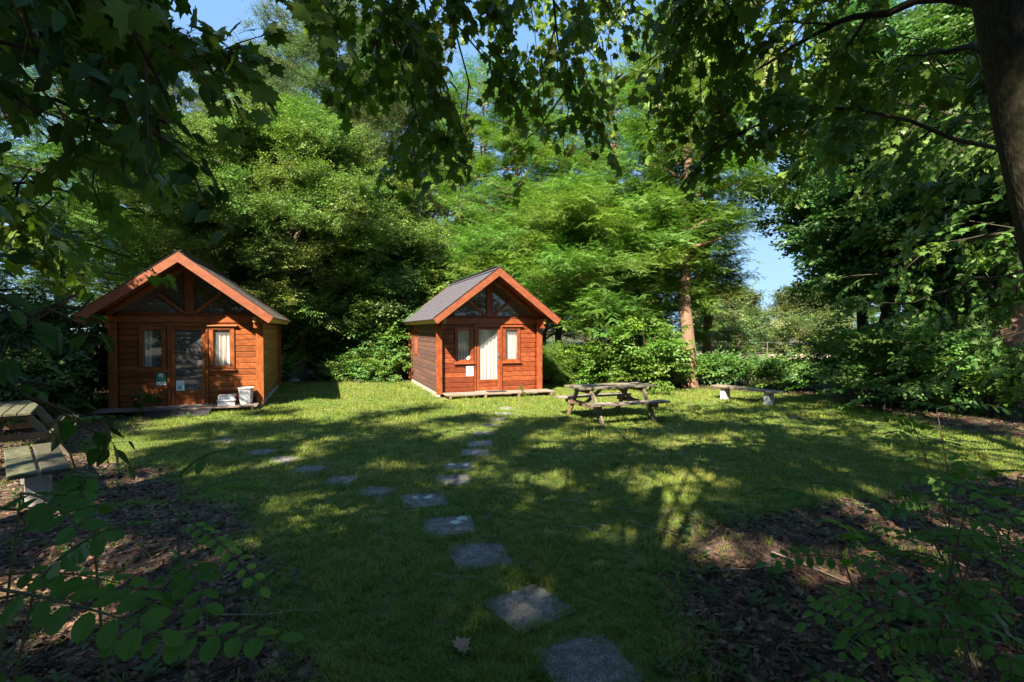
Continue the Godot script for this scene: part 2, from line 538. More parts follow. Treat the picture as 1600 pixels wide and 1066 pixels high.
func clump_at(p: Vector3, out: Vector3, s: float) -> Transform3D:
	var x := (out + rdir(0.35)).normalized()
	x.y = clampf(x.y, -0.6, 0.5)
	x = x.normalized()
	var y := (Vector3.UP + rdir(0.22)).normalized()
	var z := x.cross(y).normalized()
	y = z.cross(x)
	return Transform3D(Basis(x, y, z) * Basis.from_scale(Vector3.ONE * s * rr(0.8, 1.25)), p)

# o: h height, r crown radius, lo crown base, leaf, n clumps, limbs, col, bark, tr trunk radius, layer (0 round .. 1 flat sprays), lean, top (crown shape power), size, stems
func tree(called: String, label: String, x: float, d: float, o: Dictionary, group := "") -> Node3D:
	rng.seed = hash(label) % 100000
	var t := thing(called, label, o.get("cat", "tree"), V(x, o.get("y", 0.0), d), 0.0, group)
	var b := MB.new()
	var h: float = o.h
	var lean: Vector3 = o.get("lean", Vector3.ZERO)
	var tr: float = o.get("tr", h * 0.016)
	var lo: float = o.get("lo", h * 0.25)
	var R: float = o.r
	var layer: float = o.get("layer", 0.5)
	var sz: float = o.get("size", 1.0)
	var top: float = o.get("top", 0.7)
	var stems: int = o.get("stems", 1)
	var nl: int = o.get("limbs", 22)
	var n: int = o.n
	var xf: Array[Transform3D] = []
	var cols: Array[Color] = []
	var col: Color = o.col
	for s in stems:
		var base := Vector3.ZERO
		var tip := Vector3(lean.x, h * 0.94, lean.z) + Vector3(rr(-0.3, 0.3), 0, rr(-0.3, 0.3))
		if stems > 1:
			var an := TAU * s / stems + rr(-0.3, 0.3)
			base = Vector3(cos(an), 0, sin(an)) * R * 0.12
			tip = Vector3(cos(an) * R * 0.45, h * rr(0.75, 0.95), sin(an) * R * 0.45)
		var pts := PackedVector3Array()
		var rad := PackedFloat32Array()
		var k := 9
		for i in k + 1:
			var u := float(i) / k
			var q := base.lerp(tip, u)
			if i > 0: q += Vector3(rng.randfn(0, 1), 0, rng.randfn(0, 1)) * h * 0.008
			pts.append(q)
			var rad_u := tr * (1.0 - 0.86 * u)
			if i == 0: rad_u *= 1.45
			rad.append(rad_u)
		pts.insert(0, base - Vector3(0, 0.25, 0))
		rad.insert(0, tr * 1.6)
		if stems == 1:
			pts.insert(2, base.lerp(tip, 0.03))
			rad.insert(2, tr * 1.08)
		b.tube(pts, rad, 10 if tr > 0.1 else 6)
		var each := nl / stems
		for i in each:
			var u := (i + rr(0.1, 0.9)) / each
			var y0 := lerpf(lo, h * 0.93, u)
			var tu := clampf(y0 / (h * 0.94), 0, 1)
			var a := base.lerp(tip, tu)
			# width of the crown at that height
			var prof := pow(maxf(0.0, sin(PI * clampf(0.12 + 0.88 * u, 0, 1))), top) if o.get("shape", "round") == "round" else pow(1.0 - u, 0.55)
			var len_ := R * maxf(0.18, prof) * rr(0.72, 1.12)
			var az := i * 2.39996 + s * 1.3 + rr(-0.35, 0.35)
			var rise: float = o.get("rise", 0.25)
			var e := a + Vector3(cos(az), rise * rr(0.4, 1.4) - layer * 0.12, sin(az)) * len_
			e.y = maxf(e.y, lo * 0.85)
			var lp := limb(b, a, e, tr * lerpf(0.42, 0.2, u), 0.012, len_ * 0.06, 5)
			var m := int(float(n) / nl * (0.35 + 0.9 * prof) * o.get("fill", 1.0))
			var tone := shade_of(0.12)
			# sprays carried by side shoots
			var shoots := maxi(3, int(len_ * 2.2))
			for sh in shoots:
				var q := lerpf(o.get("bare", 0.25), 1.02, (sh + rr(0, 1)) / shoots)
				var c0 := along(lp, q)
				var out := (e - a).normalized()
				var sd := out.cross(Vector3.UP).normalized() * (1.0 if sh % 2 == 0 else -1.0)
				var rea := len_ * 0.34 * (1.15 - 0.6 * q) * rr(0.6, 1.3) + 0.2
				var c1 := c0 + (out * 0.5 + sd * 0.9 + Vector3(0, rr(-0.15, 0.3), 0)).normalized() * rea
				if o.get("twigs", false): b.tube(PackedVector3Array([c0, c1]), PackedFloat32Array([0.014, 0.005]), 4)
				var st2 := tone * shade_of(0.12)
				for j in maxi(1, m / shoots):
					var v := rr(0.1, 1.1)
					var p := c0.lerp(c1, v) + Vector3(rng.randfn(0, 0.26), rng.randfn(0, lerpf(0.24, 0.1, layer)), rng.randfn(0, 0.26)) * sz
					xf.append(clump_at(p, (p - a).normalized(), sz))
					cols.append(col * st2 * rr(0.88, 1.12))
	put("trunk", b.mesh(), M[o.get("bark", "bark")], t)
	crown(t, "crown", LEAF[o.leaf], M[o.get("lm", "leaf")], xf, cols)
	return t

# a tree whose branches are laid out by hand: limbs = [points..., leafy from, clumps, spread]
func laid_tree(called: String, label: String, at: Vector3, trunk: Array, tr: float, limbs: Array, leaf: String, col: Color, bark := "bark_dark", size := 1.0, mat := "leaf") -> Node3D:
	rng.seed = hash(label) % 100000
	var t := thing(called, label, "tree", at)
	var b := MB.new()
	var pts := PackedVector3Array()
	var rad := PackedFloat32Array()
	for i in trunk.size():
		pts.append(trunk[i] - at)
		rad.append(tr * lerpf(1.15, 0.35, float(i) / (trunk.size() - 1)))
	b.tube(pts, rad, 12, 3.0)
	var xf: Array[Transform3D] = []
	var cols: Array[Color] = []
	for l in limbs:
		var p := PackedVector3Array()
		var r := PackedFloat32Array()
		var path: Array = l.p
		var cur := Curve3D.new()
		for i in path.size():
			var pa: Vector3 = path[maxi(i - 1, 0)]
			var pb: Vector3 = path[mini(i + 1, path.size() - 1)]
			var tg: Vector3 = (pb - pa) * 0.17
			cur.add_point(path[i] - at, -tg, tg)
		var L := cur.get_baked_length()
		for i in 13:
			var u := i / 12.0
			p.append(cur.sample_baked(L * u) + (rdir(0.02) if i > 0 else Vector3.ZERO))
			r.append(lerpf(l.get("r0", 0.05), 0.006, pow(u, 0.7)))
		b.tube(p, r, 7)
		var m: int = l.n
		var from: float = l.get("from", 0.3)
		var sp: float = l.get("spread", 0.5)
		var shoots := maxi(4, m / 6)
		for s in shoots:
			var u := lerpf(from, 1.0, (s + rr(0, 1)) / shoots)
			var c0 := along(p, u)
			var dirn := (along(p, minf(u + 0.08, 1.0)) - along(p, u - 0.08)).normalized()
			var sd := dirn.cross(Vector3.UP).normalized() * (1.0 if s % 2 == 0 else -1.0)
			var c1 := c0 + (dirn * 0.5 + sd * rr(0.3, 1.0) + Vector3(0, rr(-0.75, 0.3) + l.get("lift", 0.0), 0)).normalized() * sp * rr(0.6, 1.5)
			b.tube(PackedVector3Array([c0, c0.lerp(c1, 0.5) + rdir(0.03), c1]), PackedFloat32Array([0.009, 0.006, 0.003]), 5)
			var tone := shade_of(0.12)
			for j in maxi(1, m / shoots):
				var q := c0.lerp(c1, rr(0.15, 1.1)) + rdir(sp * 0.16)
				xf.append(clump_at(q, ((c1 - c0).normalized() * 0.7 + Vector3(0, -0.25, 0)), size))
				cols.append(col * tone * rr(0.85, 1.15))
	put("trunk", b.mesh(), M[bark], t)
	# the leaves that show largest are parts of their own; the rest is the crown
	var order := []
	for i in xf.size():
		var w := at + xf[i].origin - Vector3(0, EYE, 0)
		var dep := -w.z
		if dep > 0.4 and absf(w.x) / dep < 0.98 and absf(w.y) / dep < 0.66: order.append([dep, i])
	order.sort_custom(func(a, c): return a[0] < c[0])
	var mats := []
	for k in [0.75, 0.9, 1.0, 1.15]:
		var m := leafmat("near_leaf", 0.42, lin(0.72, 0.86, 0.3))
		m.albedo_color = (col * Color(k * rr(0.9, 1.1), k, k)).linear_to_srgb()
		mats.append(m)
	var gone := {}
	var count := 0
	for q in order:
		var rec: Array = RECORD[LEAF[leaf][0]]
		if count + rec[1].size() > 300: break
		gone[q[1]] = true
		put("twig", rec[0], M.stem_brown, t, xf[q[1]].origin, xf[q[1]].basis)
		for lt in rec[1]:
			var w: Transform3D = xf[q[1]] * lt
			put("leaf", single[leaf], mats[rng.randi() % 4], t, w.origin, w.basis)
			count += 1
	var xf2: Array[Transform3D] = []
	var cols2: Array[Color] = []
	for i in xf.size():
		if not gone.has(i):
			xf2.append(xf[i]); cols2.append(cols[i])
	crown(t, "crown", LEAF[leaf], M[mat], xf2, cols2)
	return t

# extra leaf clouds on a tree, high above the camera: [centre, radius, clumps]
func high_crown(t: Node3D, blobs: Array, leaf: String, col: Color, size := 1.0) -> void:
	var xf: Array[Transform3D] = []
	var cols: Array[Color] = []
	var b := MB.new()
	for q in blobs:
		var c: Vector3 = q[0] - t.position
		var R: float = q[1]
		var root := Vector3(c.x * 0.35, c.y * 0.62, c.z * 0.35)
		limb(b, root, c, 0.09, 0.03, 0.2, 5)
		var spr := int(q[2] / 22)
		for s in spr:
			var dirn := Vector3(rng.randfn(0, 1), rng.randfn(0, 0.6), rng.randfn(0, 1)).normalized()
			var e := c + dirn * R * pow(rng.randf(), 0.45) * Vector3(1, 0.6, 1)
			limb(b, c, e, 0.025, 0.006, 0.1, 4)
			var tone := shade_of(0.1)
			for j in 22:
				var p := e + Vector3(rng.randfn(0, 0.3), rng.randfn(0, 0.14), rng.randfn(0, 0.3))
				xf.append(clump_at(p, dirn, size))
				cols.append(col * tone * rr(0.88, 1.12))
	put("branches", b.mesh(), M.bark_dark, t)
	crown(t, "crown", LEAF[leaf], M.leaf, xf, cols)

# ---------------------------------------------------------------- ground
func bump(x: float, d: float, cx: float, cd: float, r: float) -> float:
	var q := Vector2(x - cx, d - cd).length_squared() / (r * r)
	return exp(-q)

func ground_y(x: float, d: float) -> float:
	var y := hills.get_noise_2d(x * 3.0, d * 3.0) * 0.025
	y *= clampf((absf(d - 14.0) + absf(x + 4.0) * 0.0) / 1.0, 0.3, 1.0)
	y += 0.15 * bump(x, d, 2.25, 4.5, 0.42) + 0.05 * bump(x, d, 2.75, 4.0, 0.35) + 0.04 * bump(x, d, 6.0, 11.5, 0.3)
	if d > 26.0: y += minf((d - 26.0) * 0.02, 0.6)
	return y

# how much lawn there is at a place, 0 bare earth and litter .. 1 thick grass
func lawn(x: float, d: float) -> float:
	var w := patch.get_noise_2d(x * 4.0, d * 4.0)
	var w2 := patch.get_noise_2d(x * 14.0 + 40.0, d * 14.0)
	var edge := 19.6 + 0.9 * w
	if x > 3.0: edge = lerpf(19.6, 15.2, clampf((x - 3.0) / 6.0, 0, 1)) + 0.9 * w
	if x < -9.5: edge -= (-9.5 - x) * 2.0
	var m := clampf((edge - d) / 0.9, 0, 1)
	# left side: litter
	var left := -3.1 - clampf(d - 5.5, 0, 3.5) * 1.35 + 0.8 * w
	if d < 5.0: left = lerpf(-1.25, -3.1, clampf((d - 2.6) / 2.4, 0, 1)) + 0.5 * w
	if d < 12.0: m *= clampf((x - left) / 0.7 + 0.5 * w2, 0, 1)
	# right side: bare mound and litter
	var rt := lerpf(1.15, 1.75, clampf((d - 3.2) / 1.6, 0, 1)) + 0.35 * w
	if d > 4.4: rt += pow(d - 4.4, 1.6) * 1.1
	rt = minf(rt, 8.8 + 0.5 * w)
	m *= clampf((rt - x) / 0.35 + 0.6 * w2, 0.06 if d > 6.0 else 0.0, 1)
	m *= 1.0 - 0.9 * bump(x, d, 6.05, 11.45, 0.3)
	m *= 1.0 - 0.95 * clampf(1.6 * bump(x, d, 2.2, 4.5, 0.75), 0, 1)
	return m

func build_ground() -> void:
	var im := Image.create(1024, 1024, false, Image.FORMAT_RGB8)
	var fine := noise(FastNoiseLite.TYPE_SIMPLEX, 0.9, 61, 4)
	var mid := noise(FastNoiseLite.TYPE_SIMPLEX, 0.25, 62, 4)
	var soil := Color(0.034, 0.024, 0.018)
	var litter := Color(0.085, 0.05, 0.035)
	var turf := Color(0.085, 0.105, 0.02)
	var straw := Color(0.17, 0.16, 0.06)
	for py in 1024:
		for px in 1024:
			var x := px / 1024.0 * 48.0 - 24.0
			var d := py / 1024.0 * 48.0 - 8.0
			var a := fine.get_noise_2d(x * 5.0, d * 5.0)
			var e := mid.get_noise_2d(x * 3.0, d * 3.0)
			var m := clampf(lawn(x, d) + 0.4 * e + 0.2 * a, 0, 1)
			var bare := soil.lerp(litter, clampf(0.45 + 1.1 * a + 0.5 * e, 0, 1))
			if bump(x, d, 2.25, 4.5, 0.75) > 0.3: bare = soil.lerp(Color(0.13, 0.088, 0.07), clampf(0.5 + a, 0, 1))
			var gr := turf.lerp(straw, clampf(0.18 + 0.8 * e + 0.25 * a, 0, 1))
			var c := bare.lerp(gr, m)
			if d > 32.0 and d < 37.0 and x > 6.0: c = c.lerp(Color(0.42, 0.3, 0.26), 0.85)
			var rim := clampf((minf(minf(px, 1023 - px), minf(py, 1023 - py)) - 2.0) / 90.0, 0, 1)
			im.set_pixel(px, py, Color(0.07, 0.075, 0.03).lerp(c, rim).linear_to_srgb())
	var m := StandardMaterial3D.new()
	m.resource_name = "ground"
	m.albedo_texture = ImageTexture.create_from_image(im)
	m.texture_repeat = false
	m.roughness = 0.95
	m.heightmap_enabled = true
	m.heightmap_texture = m.albedo_texture
	m.heightmap_scale = 3.0
	var xs: Array[float] = []
	var ds: Array[float] = []
	for v in [-400.0, -200.0, -100.0, -60.0, -40.0, -30.0, -24.0]: xs.append(v)
	for i in range(1, 161): xs.append(-24.0 + i * 0.3)
	for v in [30.0, 40.0, 60.0, 100.0, 200.0, 400.0]: xs.append(v)
	for v in [-300.0, -100.0, -40.0, -20.0, -10.0, -4.0]: ds.append(v)
	var dd := 0.0
	while dd < 9.0:
		ds.append(dd); dd += 0.15
	while dd < 30.0:
		ds.append(dd); dd += 0.4
	for v in [33.0, 37.0, 42.0, 48.0, 60.0, 100.0, 200.0, 500.0]: ds.append(v)
	var st := SurfaceTool.new()
	st.begin(Mesh.PRIMITIVE_TRIANGLES)
	st.set_smooth_group(0)
	for d in ds:
		for x in xs:
			st.set_uv(Vector2((x + 24.0) / 48.0, (d + 8.0) / 48.0))
			st.set_uv2(Vector2(x, d))
			st.add_vertex(V(x, ground_y(x, d), d))
	var w := xs.size()
	for j in ds.size() - 1:
		for i in w - 1:
			var a := j * w + i
			for q in [a, a + w, a + 1, a + 1, a + w, a + w + 1]: st.add_index(q)
	st.generate_normals()
	var g := put("ground", st.commit(), m, self)
	g.set_meta("kind", "structure")

func multi(called: String, mesh: Mesh, mat: Material, xf: Array[Transform3D], cols: Array[Color], label: String, category: String) -> void:
	var mm := MultiMesh.new()
	mm.transform_format = MultiMesh.TRANSFORM_3D
	mm.use_colors = true
	mm.mesh = mesh
	mm.instance_count = xf.size()
	for i in xf.size():
		mm.set_instance_transform(i, xf[i])
		mm.set_instance_color(i, cols[i])
	var o := MultiMeshInstance3D.new()
	o.name = numbered(called)
	o.multimesh = mm
	o.material_override = mat
	add_child(o)
	tag(o, label, category, "", "stuff")

func tuft(seed_: int, blades: int, h: float, rad: float, w: float) -> ArrayMesh:
	rng.seed = seed_
	var b := MB.new()
	for i in blades:
		var an := rr(0, TAU)
		var p := Vector3(cos(an), 0, sin(an)) * rad * sqrt(rng.randf())
		p.y = -0.02
		var l := h * rr(0.5, 1.25)
		var az := rr(0, TAU)
		var o := Vector3(cos(az), 0, sin(az))
		var s := o.cross(Vector3.UP) * w * rr(0.7, 1.2)
		var q := p + Vector3(0, l * 0.65, 0) + o * l * rr(0.1, 0.35)
		var t := p + Vector3(0, l * rr(0.75, 1.0), 0) + o * l * rr(0.4, 0.95)
		b.tint = shade_of(0.32)
		b.tri(p - s, q - s * 0.7, p + s)
		b.tri(p + s, q - s * 0.7, q + s * 0.7)
		b.tri(q - s * 0.7, t, q + s * 0.7)
	return b.mesh()

var slabs: Array[Vector3] = []   # x, d, radius: no grass here
func on_slab(x: float, d: float) -> bool:
	for s in slabs:
		if absf(x - s.x) < s.z and absf(d - s.y) < s.z and Vector2(x - s.x, d - s.y).length() < s.z: return true
	return false

func in_cabin(x: float, d: float) -> bool:
	for c in [[-0.659, 15.572, 0.338], [-7.623, 12.684, 0.331]]:
		var dx: float = x - c[0]
		var dz: float = d - c[1]
		var r := dx * cos(c[2]) + dz * sin(c[2])
		var o := dx * sin(c[2]) - dz * cos(c[2])
		if absf(r) < 1.62 and o < 0.78 and o > -5.0: return true
	return false

func build_grass() -> void:
	var kinds := [tuft(201, 17, 0.08, 0.06, 0.0028), tuft(202, 18, 0.07, 0.07, 0.003), tuft(203, 16, 0.07, 0.09, 0.004), tuft(204, 12, 0.15, 0.05, 0.0034)]
	var xf := [[], [], [], []]
	var cols := [[], [], [], []]
	rng.seed = 77
	var d := 1.9
	while d < 20.5:
		var step := 0.034 + d * 0.0052
		var half := minf(d * 1.02 + 0.5, 12.5)
		var x := -half
		while x < half:
			x += step
			var px := x + rr(-1, 1) * step
			var pd := d + rr(-1, 1) * step
			var m := lawn(px, pd)
			if rng.randf() > m * 1.1 - 0.04 and rng.randf() > 0.05: continue
			if on_slab(px, pd) or in_cabin(px, pd): continue
			var k := 0 if pd < 6.0 else (1 if pd < 9.0 else 2)
			if rng.randf() < 0.03 or (m < 0.55 and rng.randf() < 0.1): k = 3
			var s := rr(0.7, 1.25) * (1.0 + pd * 0.012)
			if pd > 11.0: s *= 1.15
			var e := patch.get_noise_2d(px * 7.0, pd * 7.0)
			var e2 := patch.get_noise_2d(px * 30.0, pd * 30.0)
			var ht := 0.8 + 0.5 * e + 0.3 * e2
			var col := Color(0.125, 0.22, 0.02).lerp(Color(0.27, 0.28, 0.055), clampf(0.28 + 0.75 * e + 0.5 * e2 + rr(-0.2, 0.2), 0, 1))
			xf[k].append(Transform3D(Basis(Vector3.UP, rr(0, TAU)) * Basis.from_scale(Vector3(s, s * ht * rr(0.8, 1.2), s)), V(px, ground_y(px, pd), pd)))
			cols[k].append(col * rr(0.85, 1.15))
		d += step
	for k in 4:
		var a: Array[Transform3D] = []
		var c: Array[Color] = []
		a.assign(xf[k]); c.assign(cols[k])
		multi("grass", kinds[k], M.grass, a, c, ["fine short lawn grass in the foreground between the stepping slabs", "short lawn grass in the middle of the clearing", "lawn grass in front of the two cabins", "longer grass tussocks scattered over the lawn"][k], "grass")

func build_litter() -> void:
	rng.seed = 88
	var b := MB.new()
	b.tint = Color.WHITE
	leaf_maple(b, Vector3(-0.03, 0.004, 0), Vector3.RIGHT, Vector3.UP, 0.075)
	var b2 := MB.new()
	leaf_oval(b2, Vector3(-0.03, 0.006, 0), Vector3.RIGHT, Vector3(0, 1, 0.3).normalized(), 0.07, 0.035, 1.0)
	var b3 := MB.new()
	b3.tube(PackedVector3Array([Vector3(-0.12, 0.004, 0), Vector3(0, 0.012, 0.015), Vector3(0.12, 0.004, 0)]), PackedFloat32Array([0.004, 0.003, 0.0015]), 4)
	var xf := [[], [], []]
	var cols := [[], [], []]
	for i in 110000:
		var d := 1.6 + 21.0 * pow(rng.randf(), 1.6)
		var x := rr(-1, 1) * minf(d * 1.02 + 0.5, 13.0)
		var m := lawn(x, d)
		if rng.randf() < m * 1.05 - 0.012: continue
		if on_slab(x, d) and rng.randf() < 0.8: continue
		if in_cabin(x, d): continue
		if bump(x, d, 2.25, 4.5, 0.5) > 0.45 and rng.randf() < 0.8: continue
		var k := 0 if rng.randf() < 0.4 else (1 if rng.randf() < 0.8 else 2)
		var s := rr(0.35, 0.95)
		var bs := Basis(Vector3.UP, rr(0, TAU)) * Basis(Vector3.RIGHT, rng.randfn(0, 0.35)) * Basis(Vector3.BACK, rng.randfn(0, 0.3)) * Basis.from_scale(Vector3(s, s * rr(0.5, 3.0), s))
		xf[k].append(Transform3D(bs, V(x, ground_y(x, d) + rr(0.002, 0.014), d)))
		var c := Color(0.05, 0.03, 0.02).lerp(Color(0.24, 0.13, 0.085), pow(rng.randf(), 2.2))
		if rng.randf() < 0.1: c = Color(0.2, 0.165, 0.12)
		cols[k].append(c)
	var ms := [b.mesh(), b2.mesh(), b3.mesh()]
	for k in 3:
		var a: Array[Transform3D] = []
		var c: Array[Color] = []
		a.assign(xf[k]); c.assign(cols[k])
		multi("leaf_litter", ms[k], M.dry, a, c, ["lobed brown dead leaves covering the bare ground", "narrow dry brown leaves scattered on bare ground", "small broken twigs among the leaf litter"][k], "leaf litter")
	# crumbs of soil on the bare mound
	var sx: Array[Transform3D] = []
	var sc: Array[Color] = []
	for i in 5200:
		var x := 2.35 + rng.randfn(0, 0.42)
		var d := 4.4 + rng.randfn(0, 0.42)
		if d < 2.2: continue
		sx.append(Transform3D(Basis(Vector3(rr(-1, 1), rr(-1, 1), rr(-1, 1)).normalized(), rr(0, 3)) * Basis.from_scale(Vector3(rr(0.5, 1.6), rr(0.4, 1.0), rr(0.5, 1.3)) * pow(rng.randf(), 2.0) * 1.6), V(x, ground_y(x, d) + 0.002, d)))
		sc.append(Color(0.075, 0.05, 0.038) * rr(0.6, 1.5))
	multi("soil_crumbs", ball_mesh(0.014), M.dry, sx, sc, "crumbly dark soil on the bare mound at right", "soil")
	# low weeds at the lawn's edges
	var wx := []
	var wc := []
	var wb := MB.new()
	for i in 7:
		var az := i * 2.4
		wb.tint = shade_of(0.2)
		leaf_oval(wb, Vector3(0, 0.01 + i * 0.012, 0), Vector3(cos(az), 0.45, sin(az)).normalized(), Vector3.UP, 0.07, 0.04, 0.6)
	for i in 2200:
		var d := 2.0 + 18.5 * pow(rng.randf(), 1.1)
		var x := rr(-1, 1) * minf(d * 1.02 + 0.5, 13.0)
		var m := lawn(x, d)
		if m > 0.75 and rng.randf() < 0.9: continue
		if on_slab(x, d) or in_cabin(x, d): continue
		if bump(x, d, 2.25, 4.5, 0.5) > 0.3: continue
		if d < 13.0 and x < 0.0 and rng.randf() < 0.6: continue
		wx.append(Transform3D(Basis(Vector3.UP, rr(0, TAU)) * Basis.from_scale(Vector3.ONE * rr(0.4, 1.15)), V(x, ground_y(x, d), d)))
		wc.append(Color(0.06, 0.13, 0.03) * shade_of(0.25))
	var a2: Array[Transform3D] = []
	var c2: Array[Color] = []
	a2.assign(wx); c2.assign(wc)
	multi("ground_weeds", wb.mesh(), M.leaf, a2, c2, "low green weeds growing along the edges of the lawn", "weeds")

# ---------------------------------------------------------------- cabins
func pleats(w: float, h: float, folds: float, seed_: int) -> ArrayMesh:
	rng.seed = seed_
	var b := MB.new()
	var n := int(w * 130)
	var rows := 8
	var ph := rr(0, 6)
	for i in n:
		for j in rows:
			var q := []
			for k in [[0, 0], [0, 1], [1, 1], [1, 0]]:
				var u := float(i + k[0]) / n
				var v := float(j + k[1]) / rows
				var amp := 0.014 + 0.012 * v
				var z := sin(u * folds * TAU + ph + 0.5 * sin(v * 2.0 + u * 9.0)) * amp + sin(u * folds * 2.3 * TAU + 1.7) * amp * 0.4
				q.append(Vector3((u - 0.5) * w + 0.006 * sin(v * 3.0 + u * 20.0), -v * h + (0.006 * sin(u * 17.0) if j == rows - 1 and k[1] == 1 else 0.0), z))
			b.tri(q[0], q[2], q[1]); b.tri(q[0], q[3], q[2])
	return b.mesh()

func cabin(called: String, label: String, x: float, d: float, yaw: float, front: Array, left: Array, right: Array, shingle: Material, second: bool) -> Node3D:
	rng.seed = 500 + (1 if second else 0)
	var t := thing(called, label, "cabin", V(x, 0, d), yaw, "log cabins in the clearing")
	var HW := 1.43          # half the front wall
	var LH := 0.14          # height of a log
	var N := 14
	var y0 := 0.1
	var D := 4.8
	var hr := 3.61
	var he := 2.2
	var E := 1.83 if second else 1.9
	var L := 0.97 if second else 1.05
	var A := atan((hr - he) / E)
	var tA := tan(A)
	var grain_z := Basis(Vector3(0, 0, -1), Vector3.UP, Vector3.RIGHT)   # x of the box runs along z
	# footing and floor
	for s in [-1.0, 1.0]:
		put("footing", boxm(Vector3(0.12, 0.13, D - 0.1), 0.01), M.footing, t, Vector3(s * 1.47, 0.02, -D / 2))
	put("footing", boxm(Vector3(2.78, 0.13, 0.14), 0.01), M.footing, t, Vector3(0, 0.02, -D + 0.02))
	put("floor", boxm(Vector3(2.8, 0.06, D - 0.1), 0.005), M.inner, t, Vector3(0, 0.09, -D / 2))
	# front wall
	var fw := Node3D.new(); fw.name = "front_wall"; t.add_child(fw)
	var spans := {}
	for i in N:
		var y := y0 + (i + 0.5) * LH
		var secs := [[-HW, HW]]
		if y < 0.93: secs = [[-HW, -0.467], [0.383, HW]]
		elif y < 1.99: secs = [[-HW, -1.043], [0.953, HW]]
		for s in secs:
			put("log", boxm(Vector3(s[1] - s[0], LH - 0.004, 0.07), 0.014), front[rng.randi() % front.size()], fw, Vector3((s[0] + s[1]) / 2, y, 0))
	put("beam", boxm(Vector3(2 * HW + 0.1, 0.16, 0.1), 0.012), front[0], t, Vector3(0, y0 + N * LH + 0.081, 0.012))
	put("beam_trim", boxm(Vector3(2 * HW + 0.06, 0.03, 0.125), 0.006), front[1], t, Vector3(0, y0 + N * LH + 0.177, 0.015))
	# back wall
	var bw := Node3D.new(); bw.name = "back_wall"; t.add_child(bw)
	for i in N:
		put("log", boxm(Vector3(2 * HW, LH - 0.004, 0.07), 0.014), front[rng.randi() % front.size()], bw, Vector3(0, y0 + (i + 0.5) * LH, -D))
	var gp := MB.new()
	gp.prism(PackedVector2Array([Vector2(-HW - 0.06, y0 + N * LH + 0.003), Vector2(HW + 0.06, y0 + N * LH + 0.003), Vector2(HW + 0.06, hr - 0.09 - (HW + 0.06) * tA), Vector2(0, hr - 0.09), Vector2(-HW - 0.06, hr - 0.09 - (HW + 0.06) * tA)]), -D - 0.033, -D + 0.033)
	put("gable_panel", gp.mesh(), front[0], bw)
	# side walls
	for s in [-1.0, 1.0]:
		var w := Node3D.new(); w.name = "side_wall"; t.add_child(w, true)
		var mats: Array = left if s < 0 else right
		for i in N:
			var y := y0 + (i + 0.5) * LH
			var cut := rr(1.6, 3.2)
			var ends := [[0.15, -cut], [-cut, -D - 0.14]]
			if second and s < 0 and y > 1.06 and y < 1.92: ends = [[0.15, -3.5], [-4.1, -D - 0.14]]
			for e in ends:
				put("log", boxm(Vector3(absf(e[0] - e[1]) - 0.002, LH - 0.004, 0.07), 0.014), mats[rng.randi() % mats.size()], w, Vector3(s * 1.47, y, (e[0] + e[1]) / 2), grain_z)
		# boards that cover the log ends at the corners
		put("corner_board", boxm(Vector3(1.97, 0.17, 0.028), 0.006), front[0], t, Vector3(s * 1.512, 1.065, 0.165), Basis(Vector3.UP, Vector3.LEFT, Vector3.BACK))
		put("corner_board", boxm(Vector3(1.97, 0.17, 0.028), 0.006), front[1], t, Vector3(s * 1.512, 1.065, -D - 0.155), Basis(Vector3.UP, Vector3.LEFT, Vector3.BACK))
		put("corner_board", boxm(Vector3(1.96, 0.1, 0.026), 0.006), front[1], t, Vector3(s * 1.519, 1.065, -D + 0.06), Basis(Vector3.UP, Vector3.FORWARD, Vector3.LEFT))
		# wall plates step out under the eaves
		put("wall_plate", boxm(Vector3(D + 0.78, 0.14, 0.09), 0.012), front[0], t, Vector3(s * 1.47, 2.135, -D / 2 + 0.3), grain_z)
		put("wall_plate", boxm(Vector3(0.42, 0.13, 0.085), 0.012), front[1], t, Vector3(s * 1.47, 1.993, 0.4), grain_z)
		put("wall_plate_end", boxm(Vector3(0.085, 0.13, 0.012), 0.004), M.eave, t, Vector3(s * 1.47, 2.135, 0.695))
	if second:
		var sw := Node3D.new(); sw.name = "window"; t.add_child(sw, true)
		for q in [[1.92, 0.0], [1.06, 0.0]]:
			put("frame", boxm(Vector3(0.66, 0.07, 0.1), 0.008), front[0], sw, Vector3(-1.475, q[0], -3.8), grain_z)
		for q in [-3.53, -4.07]:
			put("frame", boxm(Vector3(0.8, 0.07, 0.1), 0.008), front[0], sw, Vector3(-1.475, 1.49, q), Basis(Vector3.UP, Vector3.FORWARD, Vector3.LEFT))
		put("pane", boxm(Vector3(0.5, 0.8, 0.006), 0.001), M.glass, sw, Vector3(-1.47, 1.49, -3.8), Basis(Vector3.UP, PI / 2))
		put("curtain", pleats(0.5, 0.85, 5, 9), M.curtain, sw, Vector3(-1.4, 1.92, -3.8), Basis(Vector3.UP, PI / 2))
	# windows
	for wi in 2:
		var q: Array = [[-1.04, -0.48], [0.395, 0.95]][wi]
		var w := Node3D.new(); w.name = "window"; t.add_child(w, true)
		var cx: float = (q[0] + q[1]) / 2
		var ww: float = q[1] - q[0]
		var up := Basis(Vector3.UP, Vector3.LEFT, Vector3.BACK)
		put("frame", boxm(Vector3(ww - 0.002, 0.085, 0.11), 0.01), front[0], w, Vector3(cx, 1.94, 0.012))
		put("frame", boxm(Vector3(ww - 0.002, 0.085, 0.11), 0.01), front[0], w, Vector3(cx, 0.975, 0.012))
		put("frame", boxm(Vector3(0.877, 0.1, 0.108), 0.01), front[1], w, Vector3(q[0] + 0.051, 1.457, 0.012), up)
